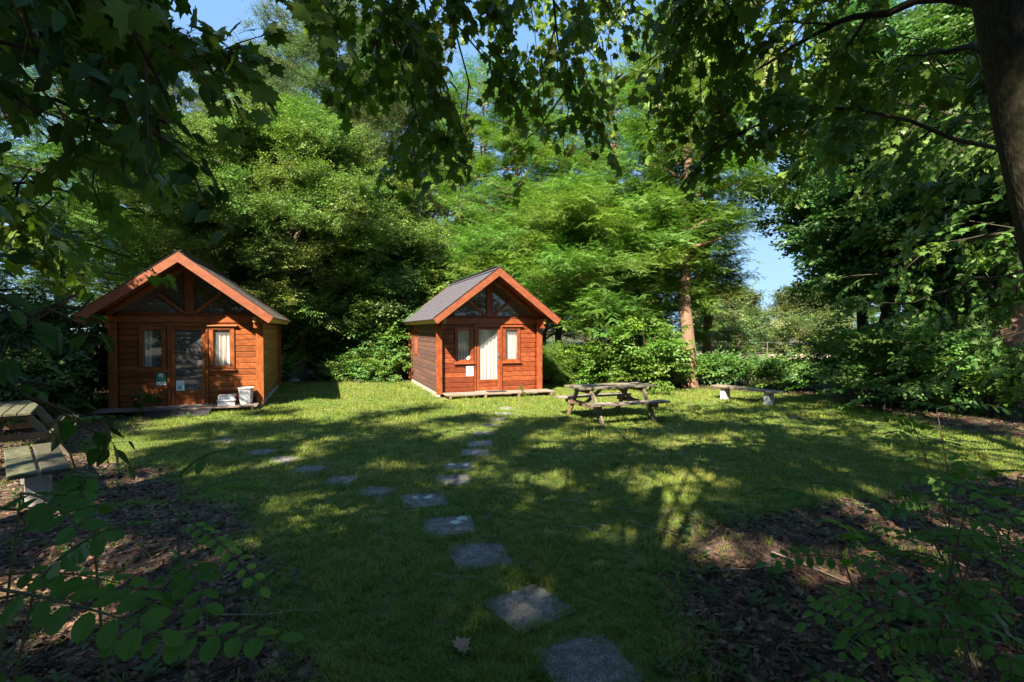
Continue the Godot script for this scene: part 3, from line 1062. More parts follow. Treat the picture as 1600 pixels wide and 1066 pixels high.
		put("frame", boxm(Vector3(0.877, 0.1, 0.108), 0.01), front[1], w, Vector3(q[1] - 0.051, 1.457, 0.012), up)
		put("bead", boxm(Vector3(ww - 0.205, 0.018, 0.03), 0.006), front[0], w, Vector3(cx, 1.887, 0.03))
		put("bead", boxm(Vector3(ww - 0.205, 0.018, 0.03), 0.006), front[0], w, Vector3(cx, 1.028, 0.03))
		put("sill", boxm(Vector3(ww + 0.06, 0.035, 0.15), 0.01), front[0], w, Vector3(cx, 0.925, 0.03))
		put("pane", boxm(Vector3(ww - 0.2, 0.87, 0.005), 0.001), M.glass, w, Vector3(cx, 1.457, 0.0))
		if wi == 1: put("drip_cap", boxm(Vector3(ww + 0.1, 0.025, 0.09), 0.006), front[0], w, Vector3(cx + 0.02, 2.0, 0.075), Basis(Vector3.RIGHT, 0.35))
		if second or wi == 1: put("curtain", pleats(ww - 0.16, 0.93, 4, 20 + wi), M.curtain, w, Vector3(cx, 1.93, -0.075))
		else: put("curtain", pleats(0.16, 0.93, 2, 24), M.curtain, w, Vector3(cx - 0.13, 1.93, -0.075))
	# door
	var up2 := Basis(Vector3.UP, Vector3.LEFT, Vector3.BACK)
	for s in [-0.437, 0.353]:
		put("door_jamb", boxm(Vector3(1.895, 0.056, 0.12), 0.008), front[1], t, Vector3(s, 1.05, 0.012), up2)
	put("door_head", boxm(Vector3(0.845, 0.06, 0.12), 0.008), front[0], t, Vector3(-0.042, 2.03, 0.0125))
	var dr := Node3D.new(); dr.name = "door"; t.add_child(dr)
	for s in [-0.363, 0.279]:
		put("stile", boxm(Vector3(1.87, 0.09, 0.05), 0.008), front[0], dr, Vector3(s, 1.055, 0.01), up2)
	put("rail", boxm(Vector3(0.55, 0.1, 0.05), 0.008), front[1], dr, Vector3(-0.042, 1.94, 0.01))
	put("rail", boxm(Vector3(0.55, 0.08, 0.05), 0.008), front[1], dr, Vector3(-0.042, 0.41, 0.01))
	for i in 2: put("panel_board", boxm(Vector3(0.55, 0.122, 0.035), 0.012), front[i], dr, Vector3(-0.042, 0.185 + i * 0.125, 0.008))
	put("pane", boxm(Vector3(0.55, 1.44, 0.006), 0.001), M.glass, dr, Vector3(-0.042, 1.17, 0.005))
	put("threshold", boxm(Vector3(0.84, 0.03, 0.16), 0.008), M.deck, t, Vector3(-0.042, 0.115, 0.03))
	var hd := MB.new()
	hd.box(Vector3(0.279, 1.12, 0.042), Vector3(0.035, 0.2, 0.008), 0.003)
	hd.tube(PackedVector3Array([Vector3(0.279, 1.16, 0.046), Vector3(0.279, 1.16, 0.085), Vector3(0.262, 1.16, 0.092), Vector3(0.175, 1.155, 0.092)]), PackedFloat32Array([0.009, 0.009, 0.01, 0.008]), 8)
	put("handle", hd.mesh(), M.metal, dr)
	if second: put("curtain", pleats(0.6, 1.5, 5, 31), M.curtain, dr, Vector3(-0.042, 1.93, -0.07))
	# gable front: king post, braces, rafters, panes
	var gb := Node3D.new(); gb.name = "gable"; t.add_child(gb)
	var gy := y0 + N * LH + 0.195
	put("king_post", boxm(Vector3(hr - 0.2 - gy, 0.19, 0.11), 0.01), front[1], gb, Vector3(0, (hr - 0.2 + gy) / 2, 0.012), up2)
	for s in [-1.0, 1.0]:
		var a := Vector3(s * 0.12, gy + 0.05, 0.03)
		var e := Vector3(s * 0.66, gy + 0.5, 0.03)
		var ex := (e - a).normalized()
		put("brace", boxm(Vector3((e - a).length(), 0.07, 0.07), 0.008), front[0], gb, (a + e) / 2, Basis(ex, Vector3.BACK.cross(ex), Vector3.BACK))
		var e2 := Vector3(s * cos(A), -sin(A), 0)
		var rl := (HW + 0.2) / cos(A)
		var rc := Vector3(0, hr - 0.12 / cos(A), 0.005) + e2 * (rl / 2 + 0.04)
		put("rafter", boxm(Vector3(rl, 0.11, 0.1), 0.01), front[0], gb, rc, Basis(e2, Vector3.BACK.cross(e2), Vector3.BACK))
		var pn := MB.new()
		pn.prism(PackedVector2Array([Vector2(s * 0.09, gy), Vector2(s * 1.42, gy), Vector2(s * 1.42, hr - 0.13 - 1.42 * tA), Vector2(s * 0.09, hr - 0.13 - 0.09 * tA)]), -0.006, 0.0)
		put("pane", pn.mesh(), M.glass, gb)
	put("rail", boxm(Vector3(2 * HW, 0.05, 0.08), 0.008), front[1], gb, Vector3(0, gy + 0.026, 0.004))
	# roof
	var rf := Node3D.new(); rf.name = "roof"; t.add_child(rf)
	var z1 := L - 0.03
	var z0 := -D - 0.2
	var SL := E / cos(A)
	for s in [-1.0, 1.0]:
		var e2 := Vector3(s * cos(A), -sin(A), 0)
		var e3 := Vector3(s * sin(A), cos(A), 0)
		var e1 := e2.cross(e3)
		var nb := 17
		for i in nb:
			var c := Vector3(0, hr, 0) + e2 * ((i + 0.5) * SL / nb) - e3 * 0.036 + Vector3(0, 0, (z0 + z1) / 2)
			put("roof_board", boxm(Vector3(z1 - z0, SL / nb - 0.001, 0.022), 0.006), M.soffit, rf, c, Basis(e1, e2, e3))
		# shingles in courses, each tab its own step
		var sb := MB.new()
		var cn := 15
		for i in cn + 1:
			var cz := z1 + 0.02
			while cz > z0:
				var tw := minf(rr(0.26, 0.36), cz - z0)
				if cz - z0 - tw < 0.08: tw = cz - z0
				var hl := SL / cn * 1.25
				var c := Vector3(0, hr, 0) + e2 * minf((i + 0.1) * SL / cn + rr(-0.006, 0.006), SL - hl / 2 + 0.03) - e3 * (0.019 - 0.008 + rr(0.0, 0.003)) + Vector3(0, 0, cz - tw / 2)
				var tilt := 0.055
				var f2 := (e2 * cos(tilt) + e3 * sin(tilt) * 0.6).normalized()
				var f3 := e1.cross(f2)
				sb.box(c, Vector3(tw - 0.008, hl, 0.008), 0.002, Basis(e1, f2, f3))
				cz -= tw
		put("shingles", sb.mesh(), shingle, rf).set_meta("kind", "stuff")
		# bargeboard
		for fz in [[z1 + 0.004, z1 + 0.034]]:
			var bb := MB.new()
			var tip := Vector2(0, hr) + Vector2(e2.x, e2.y) * (SL + 0.01)
			var nrm := Vector2(e3.x, e3.y) * 0.185
			bb.prism(PackedVector2Array([Vector2(s * 0.001, hr - 0.004), tip, tip - nrm, Vector2(s * 0.001, hr - 0.004 - 0.185 / cos(A))]), fz[0], fz[1])
			put("bargeboard", bb.mesh(), M.barge, rf)
			var b2 := MB.new()
			b2.prism(PackedVector2Array([Vector2(s * 0.001, hr - 0.004), tip, tip - nrm, Vector2(s * 0.001, hr - 0.004 - 0.185 / cos(A))]), z0 - 0.034, z0 - 0.004)
			put("bargeboard", b2.mesh(), M.barge, rf)
			var dp := MB.new()
			dp.box(Vector3(0, hr, 0) + e2 * (SL / 2) + e3 * 0.006 + Vector3(0, 0, z1 + 0.022), Vector3(0.052, SL, 0.012), 0.003, Basis(e1, e2, e3))
			put("drip_edge", dp.mesh(), M.mat, rf)
		put("eave_board", boxm(Vector3(z1 - z0 - 0.01, 0.13, 0.025), 0.005), M.eave, rf, Vector3(0, hr, 0) + e2 * (SL - 0.02) - e3 * 0.115 + Vector3(0, 0, (z0 + z1) / 2), Basis(e1, -e3, e2))
	put("ridge_beam", boxm(Vector3(z1 - z0 - 0.06, 0.15, 0.1), 0.01), front[1], rf, Vector3(0, hr - 0.15, (z0 + z1) / 2 - 0.02), grain_z)
	put("ridge_beam_end", boxm(Vector3(0.095, 0.14, 0.01), 0.003), M.barge, rf, Vector3(0, hr - 0.15, z1 - 0.045))
	var rc2 := MB.new()
	for s in [-1.0, 1.0]:
		var e2 := Vector3(s * cos(A), -sin(A), 0)
		var e3 := Vector3(s * sin(A), cos(A), 0)
		var cz := z1 + 0.02
		while cz > z0:
			rc2.box(Vector3(0, hr + 0.01, 0) + e2 * 0.065 + e3 * 0.007 + Vector3(0, 0, cz - 0.15), Vector3(0.3, 0.135, 0.008), 0.002, Basis(e2.cross(e3), e2, e3))
			cz -= 0.302
	put("ridge_cap", rc2.mesh(), shingle, rf)
	return t

# ---------------------------------------------------------------- things
func local_point(x: float, d: float, yaw: float, p: Vector3) -> Vector3:
	return V(x, 0, d) + Basis(Vector3.UP, yaw) * p

func terrace(label: String, x: float, d: float, yaw: float, x0: float, x1: float, z1: float) -> void:
	var t := thing("terrace", label, "terrace", V(x, 0, d), yaw)
	var z := 0.075
	var i := 0
	while z < z1:
		put("plank", boxm(Vector3(x1 - x0 + rr(-0.04, 0.04), 0.032, 0.14), 0.006), M.deck if i % 2 == 0 else M.deckb, t, Vector3((x0 + x1) / 2, 0.112, z + 0.07 + (0.08 if z < 0.1 else 0.0)))
		z += 0.147
		if i == 0: z += 0.08
		i += 1
	for k in 4:
		put("joist", boxm(Vector3(z - 0.12, 0.085, 0.06), 0.006), M.brownwood, t, Vector3(lerpf(x0 + 0.1, x1 - 0.1, k / 3.0), 0.05, (z + 0.12) / 2 + 0.03), Basis(Vector3(0, 0, -1), Vector3.UP, Vector3.RIGHT))

func picnic_table(label: String, x: float, d: float, yaw: float, len_: float, ms: Array) -> void:
	var t := thing("picnic_table", label, "picnic table", V(x, ground_y(x, d), d), yaw, "weathered picnic tables")
	for i in 5:
		put("tabletop_plank", boxm(Vector3(len_ + rr(-0.02, 0.02), 0.042, 0.142), 0.007), ms[rng.randi() % ms.size()], t, Vector3(rr(-0.012, 0.012), 0.705, (i - 2) * 0.15))
	for s in [-1.0, 1.0]:
		for i in 2:
			put("seat_plank", boxm(Vector3(len_ + rr(-0.02, 0.02), 0.042, 0.135), 0.007), ms[rng.randi() % ms.size()], t, Vector3(rr(-0.01, 0.01), 0.425, s * (0.63 + i * 0.143)))
		var ex: float = s * (len_ / 2 - 0.26)
		put("cleat", boxm(Vector3(0.7, 0.085, 0.045), 0.006), M.brownwood, t, Vector3(ex, 0.64, 0), Basis(Vector3(0, 0, -1), Vector3.UP, Vector3.RIGHT))
		put("crossbeam", boxm(Vector3(1.5, 0.1, 0.045), 0.006), M.brownwood, t, Vector3(ex, 0.352, 0), Basis(Vector3(0, 0, -1), Vector3.UP, Vector3.RIGHT))
		for k in [-1.0, 1.0]:
			var a := Vector3(ex - s * 0.047, 0.68, k * 0.27)
			var e := Vector3(ex - s * 0.047, -0.02, k * 0.76)
			var dx := (a - e).normalized()
			put("leg", boxm(Vector3((a - e).length(), 0.1, 0.045), 0.006), M.brownwood if k < 0 else M.greyc, t, (a + e) / 2, Basis(dx, dx.cross(Vector3.RIGHT) * -1.0, Vector3.RIGHT).orthonormalized())
		var a2 := Vector3(ex - s * 0.06, 0.36, 0)
		var e2 := Vector3(ex - s * 0.48, 0.68, 0)
		var d2 := (e2 - a2).normalized()
		put("brace", boxm(Vector3((e2 - a2).length(), 0.07, 0.04), 0.006), M.brownwood, t, (a2 + e2) / 2, Basis(d2, d2.cross(Vector3.BACK) * -1.0, Vector3.BACK))

func bench(label: String, x: float, d: float, yaw: float, len_: float, h: float, mat: Material, planks: int, legw: float) -> void:
	var t := thing("bench", label, "bench", V(x, ground_y(x, d), d), yaw, "plank benches on concrete feet")
	for i in planks:
		put("seat_plank", boxm(Vector3(len_, 0.045, 0.4 / planks + 0.04 * (planks - 1)), 0.008), (M.greyb if i == 0 else M.grey) if planks == 1 else (M.mossy_wood if i == 0 else M.mossy_woodb), t, Vector3(0.02 * i, h - 0.022, (i - (planks - 1) / 2.0) * 0.27))
	for s in [-1.0, 1.0]:
		var b := MB.new()
		b.prism(PackedVector2Array([Vector2(-legw * 0.5, -0.05), Vector2(legw * 0.5, -0.05), Vector2(legw * 0.44, h - 0.046), Vector2(-legw * 0.44, h - 0.046)]), -0.11, 0.11)
		put("foot", b.mesh(), mat, t, Vector3(s * (len_ / 2 - 0.33), 0, 0))

func slab(i: int, label: String, x: float, d: float, yaw: float, w: float, pale: bool) -> void:
	slabs.append(Vector3(x, d, w * 0.5))
	var b := MB.new()
	rng.seed = 900 + i
	# worn outline, slightly chipped
	var poly := PackedVector2Array()
	for c in [[-1, -1], [1, -1], [1, 1], [-1, 1]]:
		var a := Vector2(c[0], c[1]) * w / 2
		var e := Vector2(-c[1], c[0]) * w / 2
		for k in 6:
			var u: float = [0.025, 0.2, 0.4, 0.6, 0.8, 0.975][k]
			poly.append(a.lerp(e, u) * (1.0 - rr(0, 0.025)))
	var flat := PackedVector2Array()
	for p in poly: flat.append(p)
	b.prism(flat, 0.0, 0.05)
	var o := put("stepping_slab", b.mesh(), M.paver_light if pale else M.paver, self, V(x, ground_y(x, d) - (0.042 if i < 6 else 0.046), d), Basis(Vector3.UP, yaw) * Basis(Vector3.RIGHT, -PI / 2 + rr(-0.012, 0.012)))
	tag(o, label, "paving slab", "stepping slabs across the lawn")
	# patches of lichen
	if i in [3, 4, 6]:
		for k in 3:
			var l := MB.new()
			var pl := PackedVector2Array()
			var r := rr(0.035, 0.06)
			for q in 11: pl.append(Vector2.from_angle(TAU * q / 11.0) * r * rr(0.75, 1.15))
			l.prism(pl, 0.0505, 0.0535)
			put("lichen", l.mesh(), M.lichen, o, Vector3(rr(-0.17, 0.17), rr(0.0, 0.19), 0))

func house_icon(k: float) -> PackedVector2Array:
	return PackedVector2Array([Vector2(-0.5, 0.12) * k, Vector2(-0.36, 0.12) * k, Vector2(-0.36, -0.4) * k, Vector2(0.36, -0.4) * k, Vector2(0.36, 0.12) * k, Vector2(0.5, 0.12) * k, Vector2(0.0, 0.5) * k])

func small_things() -> void:
	rng.seed = 321
	var C2 := [-0.659, 15.572, 0.338]
	var C1 := [-7.623, 12.684, 0.331]
	terrace("pale plank terrace in front of the cabin with three white curtains", C2[0], C2[1], C2[2], -1.42, 1.75, 0.62)
	terrace("grey plank terrace in front of the cabin with the dark glass door", C1[0], C1[1], C1[2], -1.75, 1.5, 0.6)
	# paper on the second cabin
	var p := thing("notice", "white paper notice pinned left of the curtained door", "notice", local_point(C2[0], C2[1], C2[2], Vector3(-0.6, 0.57, 0.036)), C2[2])
	put("sheet", boxm(Vector3(0.21, 0.29, 0.003), 0.001), M.paper, p, Vector3(0, 0.145, 0.006))
	for i in 7: put("print_line", boxm(Vector3(rr(0.08, 0.16), 0.006, 0.001), 0.0003), M.pale_blue, p, Vector3(-0.01, 0.04 + i * 0.03, 0.0085))
	var m2 := put("doormat", boxm(Vector3(0.55, 0.014, 0.3), 0.004), M.mat, self, local_point(C2[0], C2[1], C2[2], Vector3(0.1, 0.137, 0.37)), Basis(Vector3.UP, C2[2]))
	tag(m2, "small dark doormat on the pale terrace", "doormat")
	var ball := put("ornament", ball_mesh(0.06), M.paper, self, local_point(C2[0], C2[1], C2[2], Vector3(-0.62, 1.08, -0.03)), Basis.IDENTITY)
	tag(ball, "small white round ornament behind the left window's corner", "ornament")
	# first cabin: plaque, poster, stool, bin, mat, bed
	var g := thing("plaque", "green plaque with a white house symbol beside the dark door", "sign", local_point(C1[0], C1[1], C1[2], Vector3(-0.6, 0.6, 0.036)), C1[2])
	put("panel", boxm(Vector3(0.2, 0.24, 0.006), 0.001), M.green, g, Vector3(0, 0.2, 0.008))
	put("white_strip", boxm(Vector3(0.2, 0.075, 0.006), 0.001), M.paper, g, Vector3(0, 0.0405, 0.008))
	var hi := MB.new(); hi.prism(house_icon(0.12), 0.0111, 0.0125)
	put("house_symbol", hi.mesh(), M.paper, g, Vector3(0, 0.235, 0))
	put("bed_symbol", boxm(Vector3(0.06, 0.016, 0.001), 0.0002), M.green, g, Vector3(-0.005, 0.212, 0.0135))
	put("mark", boxm(Vector3(0.018, 0.018, 0.001), 0.0002), M.ink, g, Vector3(0.07, 0.04, 0.0117))
	put("print_line", boxm(Vector3(0.1, 0.01, 0.001), 0.0002), M.ink, g, Vector3(-0.03, 0.04, 0.0117))
	var po := thing("poster", "small white and blue poster low on the dark glass door", "poster", local_point(C1[0], C1[1], C1[2], Vector3(-0.22, 0.46, 0.009)), C1[2])
	put("sheet", boxm(Vector3(0.17, 0.24, 0.002), 0.0005), M.paper, po, Vector3(0, 0.12, 0.002))
	put("blue_field", boxm(Vector3(0.13, 0.13, 0.001), 0.0002), M.pale_blue, po, Vector3(0, 0.085, 0.0037))
	var hj := MB.new(); hj.prism(house_icon(0.1), 0.0044, 0.0055)
	put("house_symbol", hj.mesh(), M.cyan, po, Vector3(0, 0.08, 0))
	var bn := thing("waste_bin", "white plastic bin in the corner of the grey terrace", "bin", local_point(C1[0], C1[1], C1[2], Vector3(1.22, 0.13, 0.3)), C1[2])
	var bb := MB.new()
	var prof := [[0.13, 0.0], [0.155, 0.36], [0.168, 0.362], [0.168, 0.385], [0.15, 0.385], [0.13, 0.06]]
	for i in prof.size() - 1:
		for k in 20:
			var q := []
			for e in [[i, k], [i + 1, k], [i + 1, k + 1], [i, k + 1]]:
				var an: float = TAU * e[1] / 20.0
				var sq := 1.0 / pow(pow(absf(cos(an)), 5.0) + pow(absf(sin(an)), 5.0), 0.2)
				q.append(Vector3(cos(an) * prof[e[0]][0] * sq, prof[e[0]][1], sin(an) * prof[e[0]][0] * sq))
			bb.face(q, Vector3(q[0].x + q[2].x, 0.05, q[0].z + q[2].z) * (1.0 if i < 4 else -1.0))
	put("bucket", bb.mesh(), M.white, bn)
	var stl := thing("step_stool", "low white step stool next to the white bin", "stool", local_point(C1[0], C1[1], C1[2], Vector3(0.82, 0.13, 0.42)), C1[2] + 0.1)
	put("lower_step", boxm(Vector3(0.4, 0.025, 0.2), 0.008), M.white, stl, Vector3(0, 0.115, 0.09))
	put("upper_step", boxm(Vector3(0.36, 0.025, 0.18), 0.008), M.white, stl, Vector3(0.02, 0.225, -0.08))
	for s in [-1.0, 1.0]:
		var sp := MB.new()
		sp.prism(PackedVector2Array([Vector2(-0.22, 0.0), Vector2(0.19, 0.0), Vector2(0.15, 0.103), Vector2(0.0, 0.103), Vector2(-0.03, 0.213), Vector2(-0.17, 0.213)]), -0.012, 0.012)
		put("side_panel", sp.mesh(), M.white, stl, Vector3(s * 0.165, 0, 0), Basis(Vector3.UP, -PI / 2))
	put("riser", boxm(Vector3(0.32, 0.1, 0.012), 0.004), M.white, stl, Vector3(0, 0.05, 0.165))
	put("riser", boxm(Vector3(0.32, 0.2, 0.012), 0.004), M.white, stl, Vector3(0.0, 0.105, -0.01))
	var mt := put("rubber_mat", boxm(Vector3(1.25, 0.016, 0.75), 0.005), M.mat, self, local_point(C1[0], C1[1], C1[2], Vector3(-0.05, 0.075, 0.93)), Basis(Vector3.UP, C1[2]) * Basis(Vector3.RIGHT, 0.13))
	tag(mt, "black rubber mat sloping from the grey terrace to the grass", "mat")
	var bd := thing("bed", "low bed with a bluish cover behind the dark glass door", "bed", local_point(C1[0], C1[1], C1[2], Vector3(0.2, 0.12, -1.9)), C1[2])
	put("frame", boxm(Vector3(1.5, 0.12, 1.9), 0.01), M.inner, bd, Vector3(0, 0.3, 0))
	put("mattress", boxm(Vector3(1.44, 0.16, 1.84), 0.05), M.bed, bd, Vector3(0, 0.44, 0))
	for sx in [-1.0, 1.0]:
		for sz in [-1.0, 1.0]: put("leg", boxm(Vector3(0.07, 0.24, 0.07), 0.005), M.inner, bd, Vector3(sx * 0.68, 0.12, sz * 0.88))
	picnic_table("grey weathered picnic table on the lawn right of the curtained cabin", 2.1, 11.42, 0.373, 1.85, [M.grey, M.greyb, M.greyc])
	picnic_table("shaded picnic table with mossy planks at the left edge", -7.6, 8.0, atan2(0.8, -0.6), 1.75, [M.mossy_wood, M.mossy_woodb])
	bench("low plank bench on two white feet at the far right lawn", 6.15, 14.02, -1.03, 1.95, 0.37, M.whitestone, 1, 0.15)
	bench("two-plank bench on grey concrete feet at the left edge", -5.6, 6.25, atan2(0.72, -0.7), 1.85, 0.4, M.concrete, 2, 0.2)
	# stepping slabs
	var P := [[0.42, 2.99, 0.35, "bottommost stepping slab cut by the lower edge"], [0.11, 3.6, 0.62, "second stepping slab from the bottom, turned diagonally"],
		[-0.27, 4.44, 0.3, "third stepping slab from the bottom edge"], [-0.61, 5.13, 0.2, "fourth stepping slab from the bottom, with two lichen spots"],
		[-0.97, 5.9, 0.25, "stepping slab with pale lichen spots where the path forks"], [-0.74, 6.68, 0.1, "first stepping slab of the right fork, toward the curtained cabin"],
		[-0.74, 7.36, 0.12, "second stepping slab of the right fork, spotted with lichen"], [-0.57, 8.25, 0.1, "third stepping slab of the right fork, sunlit"],
		[-0.53, 8.85, 0.1, "fourth stepping slab of the right fork"], [-0.5, 9.73, 0.05, "fifth stepping slab of the right fork"],
		[-0.42, 10.58, 0.1, "sixth stepping slab of the right fork"], [-0.26, 11.26, 0.2, "seventh stepping slab of the right fork"],
		[-0.2, 12.03, 0.1, "eighth stepping slab of the right fork"], [-0.12, 12.85, 0.2, "last stepping slab before the pale terrace"],
		[-1.59, 6.23, -0.2, "first stepping slab of the left fork, tilted and dark"], [-2.16, 6.76, -0.1, "second stepping slab of the left fork"],
		[-2.76, 7.26, -0.15, "third stepping slab of the left fork"], [-3.35, 7.76, -0.1, "fourth stepping slab of the left fork, flecked with sun"],
		[-3.87, 8.25, -0.2, "fifth stepping slab of the left fork"], [-4.93, 9.16, -0.1, "last stepping slab of the left fork, toward the dark door"]]
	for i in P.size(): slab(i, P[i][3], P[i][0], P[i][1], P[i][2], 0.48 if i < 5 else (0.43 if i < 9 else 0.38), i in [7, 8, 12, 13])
	# fallen twigs
	var TW := [[1.05, 5.6, -0.4, 1.1, "long fallen twig lying before the bare mound"], [1.35, 5.0, -0.6, 0.5, "short fallen twig left of the bare mound"],
		[0.72, 5.05, 0.2, 0.4, "forked fallen twig on the grass right of the slabs"], [-0.42, 4.0, -0.05, 0.35, "thin fallen twig below the third slab"],
		[2.6, 3.7, -0.7, 1.5, "long curved stick across the leaf litter"], [2.0, 4.1, 0.1, 0.8, "thin stick lying on the bare mound"], [-1.55, 3.5, 0.2, 0.7, "dark stick on the shaded grass at the lower left"]]
	for q in TW:
		var b := MB.new()
		var pts := PackedVector3Array()
		var rad := PackedFloat32Array()
		for i in 7:
			var u := i / 6.0 - 0.5
			var lx: float = u * q[3]
			var wz: float = 0.05 * q[3] * sin(u * 4.0) + rr(-0.01, 0.01)
			var wp := Vector2(q[0] + lx * cos(q[2]) + wz * sin(q[2]), q[1] + lx * sin(q[2]) - wz * cos(q[2]))
			pts.append(V(wp.x, ground_y(wp.x, wp.y) + 0.03 + 0.012 * sin(u * 9.0), wp.y) - V(q[0], 0, q[1]))
			rad.append(lerpf(0.007, 0.003, i / 6.0))
		b.tube(pts, rad, 6)
		b.tube(PackedVector3Array([pts[3], pts[3] + Vector3(0.1, 0.02, 0.06) * q[3]]), PackedFloat32Array([0.004, 0.002]), 4)
		tag(put("fallen_twig", b.mesh(), M.twig, self, V(q[0], 0, q[1])), q[4], "twig", "fallen twigs on the lawn")
	var fl := MB.new()
	leaf_maple(fl, Vector3(-0.04, 0.0, 0), Vector3.RIGHT, Vector3(0, 1, 0.3).normalized(), 0.11)
	tag(put("fallen_leaf", fl.mesh(), M.fallen, self, V(-0.29, ground_y(-0.29, 3.1) + 0.06, 3.1), Basis(Vector3.UP, 0.8) * Basis(Vector3.BACK, 0.25)), "single pale brown fallen leaf at the bottom, left of the slabs", "leaf")
	# fences and the pale board between the cabins
	fence("green chain-link fence among the shrubs between the cabins", -10.5, 21.0, 3.0, 21.0, 1.0, true)
	fence("thin wire fence beyond the bench, in front of the track", 7.5, 31.0, 26.0, 29.0, 1.2, false)
	var wb := thing("pale_board", "pale board standing behind leaves between the two cabins", "board", V(-6.2, 0, 20.4), 0.1)
	put("panel", boxm(Vector3(0.42, 0.55, 0.03), 0.005), M.whitestone, wb, Vector3(0, 0.75, 0))
	put("post", boxm(Vector3(0.05, 0.95, 0.05), 0.005), M.grey, wb, Vector3(0, 0.45, -0.045))
	var rk := put("stone", ball_mesh(0.16), M.concrete, self, V(-7.9, 0.04, 19.4), Basis.from_scale(Vector3(1.3, 0.6, 1.0)))
	tag(rk, "pale stone on the ground behind the ochre cabin wall", "stone")

func ball_mesh(r: float) -> Mesh:
	var b := MB.new()
	var nz := noise(FastNoiseLite.TYPE_SIMPLEX, 3.0, 5, 2)
	for i in 8:
		for k in 12:
			var q := []
			for e in [[i, k], [i + 1, k], [i + 1, k + 1], [i, k + 1]]:
				var th: float = PI * e[0] / 8.0
				var ph: float = TAU * (e[1] % 12) / 12.0
				var v := Vector3(sin(th) * cos(ph), cos(th), sin(th) * sin(ph))
				q.append(v * r * (1.0 + 0.12 * nz.get_noise_3dv(v)))
			var o: Vector3 = q[0] + q[1] + q[2] + q[3]
			if i > 0: b.face([q[0], q[1], q[3]] , o)
			if i < 7: b.face([q[1], q[2], q[3]], o)
	return b.mesh()

func fence(label: String, x0: float, d0: float, x1: float, d1: float, h: float, mesh_too: bool) -> void:
	var t := thing("wire_fence", label, "fence", V(x0, 0, d0))
	var L := Vector2(x1 - x0, d1 - d0).length()
	var dirn := Vector3(x1 - x0, 0, -(d1 - d0)).normalized()
	var n := int(L / 2.2)
	for i in n + 1:
		var b := MB.new()
		b.tube(PackedVector3Array([Vector3(0, -0.1, 0), Vector3(0, h, 0), Vector3(0, h + 0.02, 0)]), PackedFloat32Array([0.025, 0.025, 0.006]), 8)
		put("post", b.mesh(), M.wire if mesh_too else M.greyc, t, dirn * (L * i / n))
	for y in [0.08, h * 0.5, h - 0.03]:
		var b := MB.new()
		b.tube(PackedVector3Array([Vector3(0, y, 0), dirn * L + Vector3(0, y, 0)]), PackedFloat32Array([0.004, 0.004]), 4)
		put("strand", b.mesh(), M.wire, t, Vector3(0, 0, 0.03))
	if mesh_too:
		var b := MB.new()
		var s := 0.075
		var hh := h - 0.1
		var k := -hh
		while k < L:
			for sg in [-1.0, 1.0]:
				var a := clampf(k, 0, L)
				var e := clampf(k + hh, 0, L)
				var ya := 0.08 + (a - k); var ye := 0.08 + (e - k)
				if sg < 0: ya = h - 0.02 - (a - k); ye = h - 0.02 - (e - k)
				if e - a > 0.01: b.tube(PackedVector3Array([dirn * a + Vector3(0, ya, 0.003 * sg), dirn * e + Vector3(0, ye, 0.003 * sg)]), PackedFloat32Array([0.0025, 0.0025]), 3)
			k += s
		put("wire_mesh", b.mesh(), M.wire, t).set_meta("kind", "stuff")
# ---------------------------------------------------------------- robinia saplings with leaflets one can tell apart
var leaflet_mesh: Array = []
var leaflet_mat: Array = []

func leaflets_ready() -> void:
	rng.seed = 40
	for i in 3:
		var b := MB.new()
		leaf_oval(b, Vector3.ZERO, Vector3.RIGHT, Vector3.UP, 1.0, [0.62, 0.56, 0.68][i], 0.0)
		leaflet_mesh.append(b.mesh())
	for c in [Color(0.1, 0.22, 0.032), Color(0.12, 0.25, 0.036), Color(0.08, 0.19, 0.034), Color(0.18, 0.33, 0.05)]:
		var m := leafmat("leaflet", 0.5, lin(0.7, 0.9, 0.3))
		m.albedo_color = c.linear_to_srgb()
		leaflet_mat.append(m)

# a pinnate leaf from p along d: rachis with leaflets as children
func frond(t: Node3D, p: Vector3, d: Vector3, len_: float, pairs: int, ll: float, droop: float, tone: int) -> void:
	var pts := PackedVector3Array()
	var rad := PackedFloat32Array()
	for i in 7:
		var u := i / 6.0
		pts.append(d * len_ * u + Vector3(0, -droop * len_ * u * u, 0))
		rad.append(lerpf(0.0028, 0.0009, u) * (ll / 0.045))
	var b := MB.new()
	b.tube(pts, rad, 5)
	var f := put("leaf", b.mesh(), M.stem, t, p)
	var roll := rr(-0.5, 0.5)
	var m: Material = leaflet_mat[tone]
	for i in pairs + 1:
		var u := 0.16 + 0.84 * i / pairs
		var c := along(pts, u)
		var dd := (along(pts, minf(u + 0.05, 1)) - along(pts, u - 0.1)).normalized()
		var sd := dd.cross(Vector3.UP).normalized()
		sd = sd.rotated(dd, roll)
		var up := sd.cross(dd)
		for sg in [-1.0, 1.0]:
			var x: Vector3 = (sd * sg + dd * 0.35 + Vector3(0, rr(-0.45, 0.0), 0) + rdir(0.08)).normalized() if i < pairs else dd
			var y: Vector3 = (up + rdir(0.16)).normalized()
			var z := x.cross(y).normalized()
			y = z.cross(x)
			var s: float = ll * rr(0.85, 1.12) * (1.0 - 0.35 * absf(u - 0.5))
			put("leaflet", leaflet_mesh[rng.randi() % 3], m, f, c + x * 0.004, Basis(x, y, z) * Basis.from_scale(Vector3.ONE * s))
			if i == pairs: break

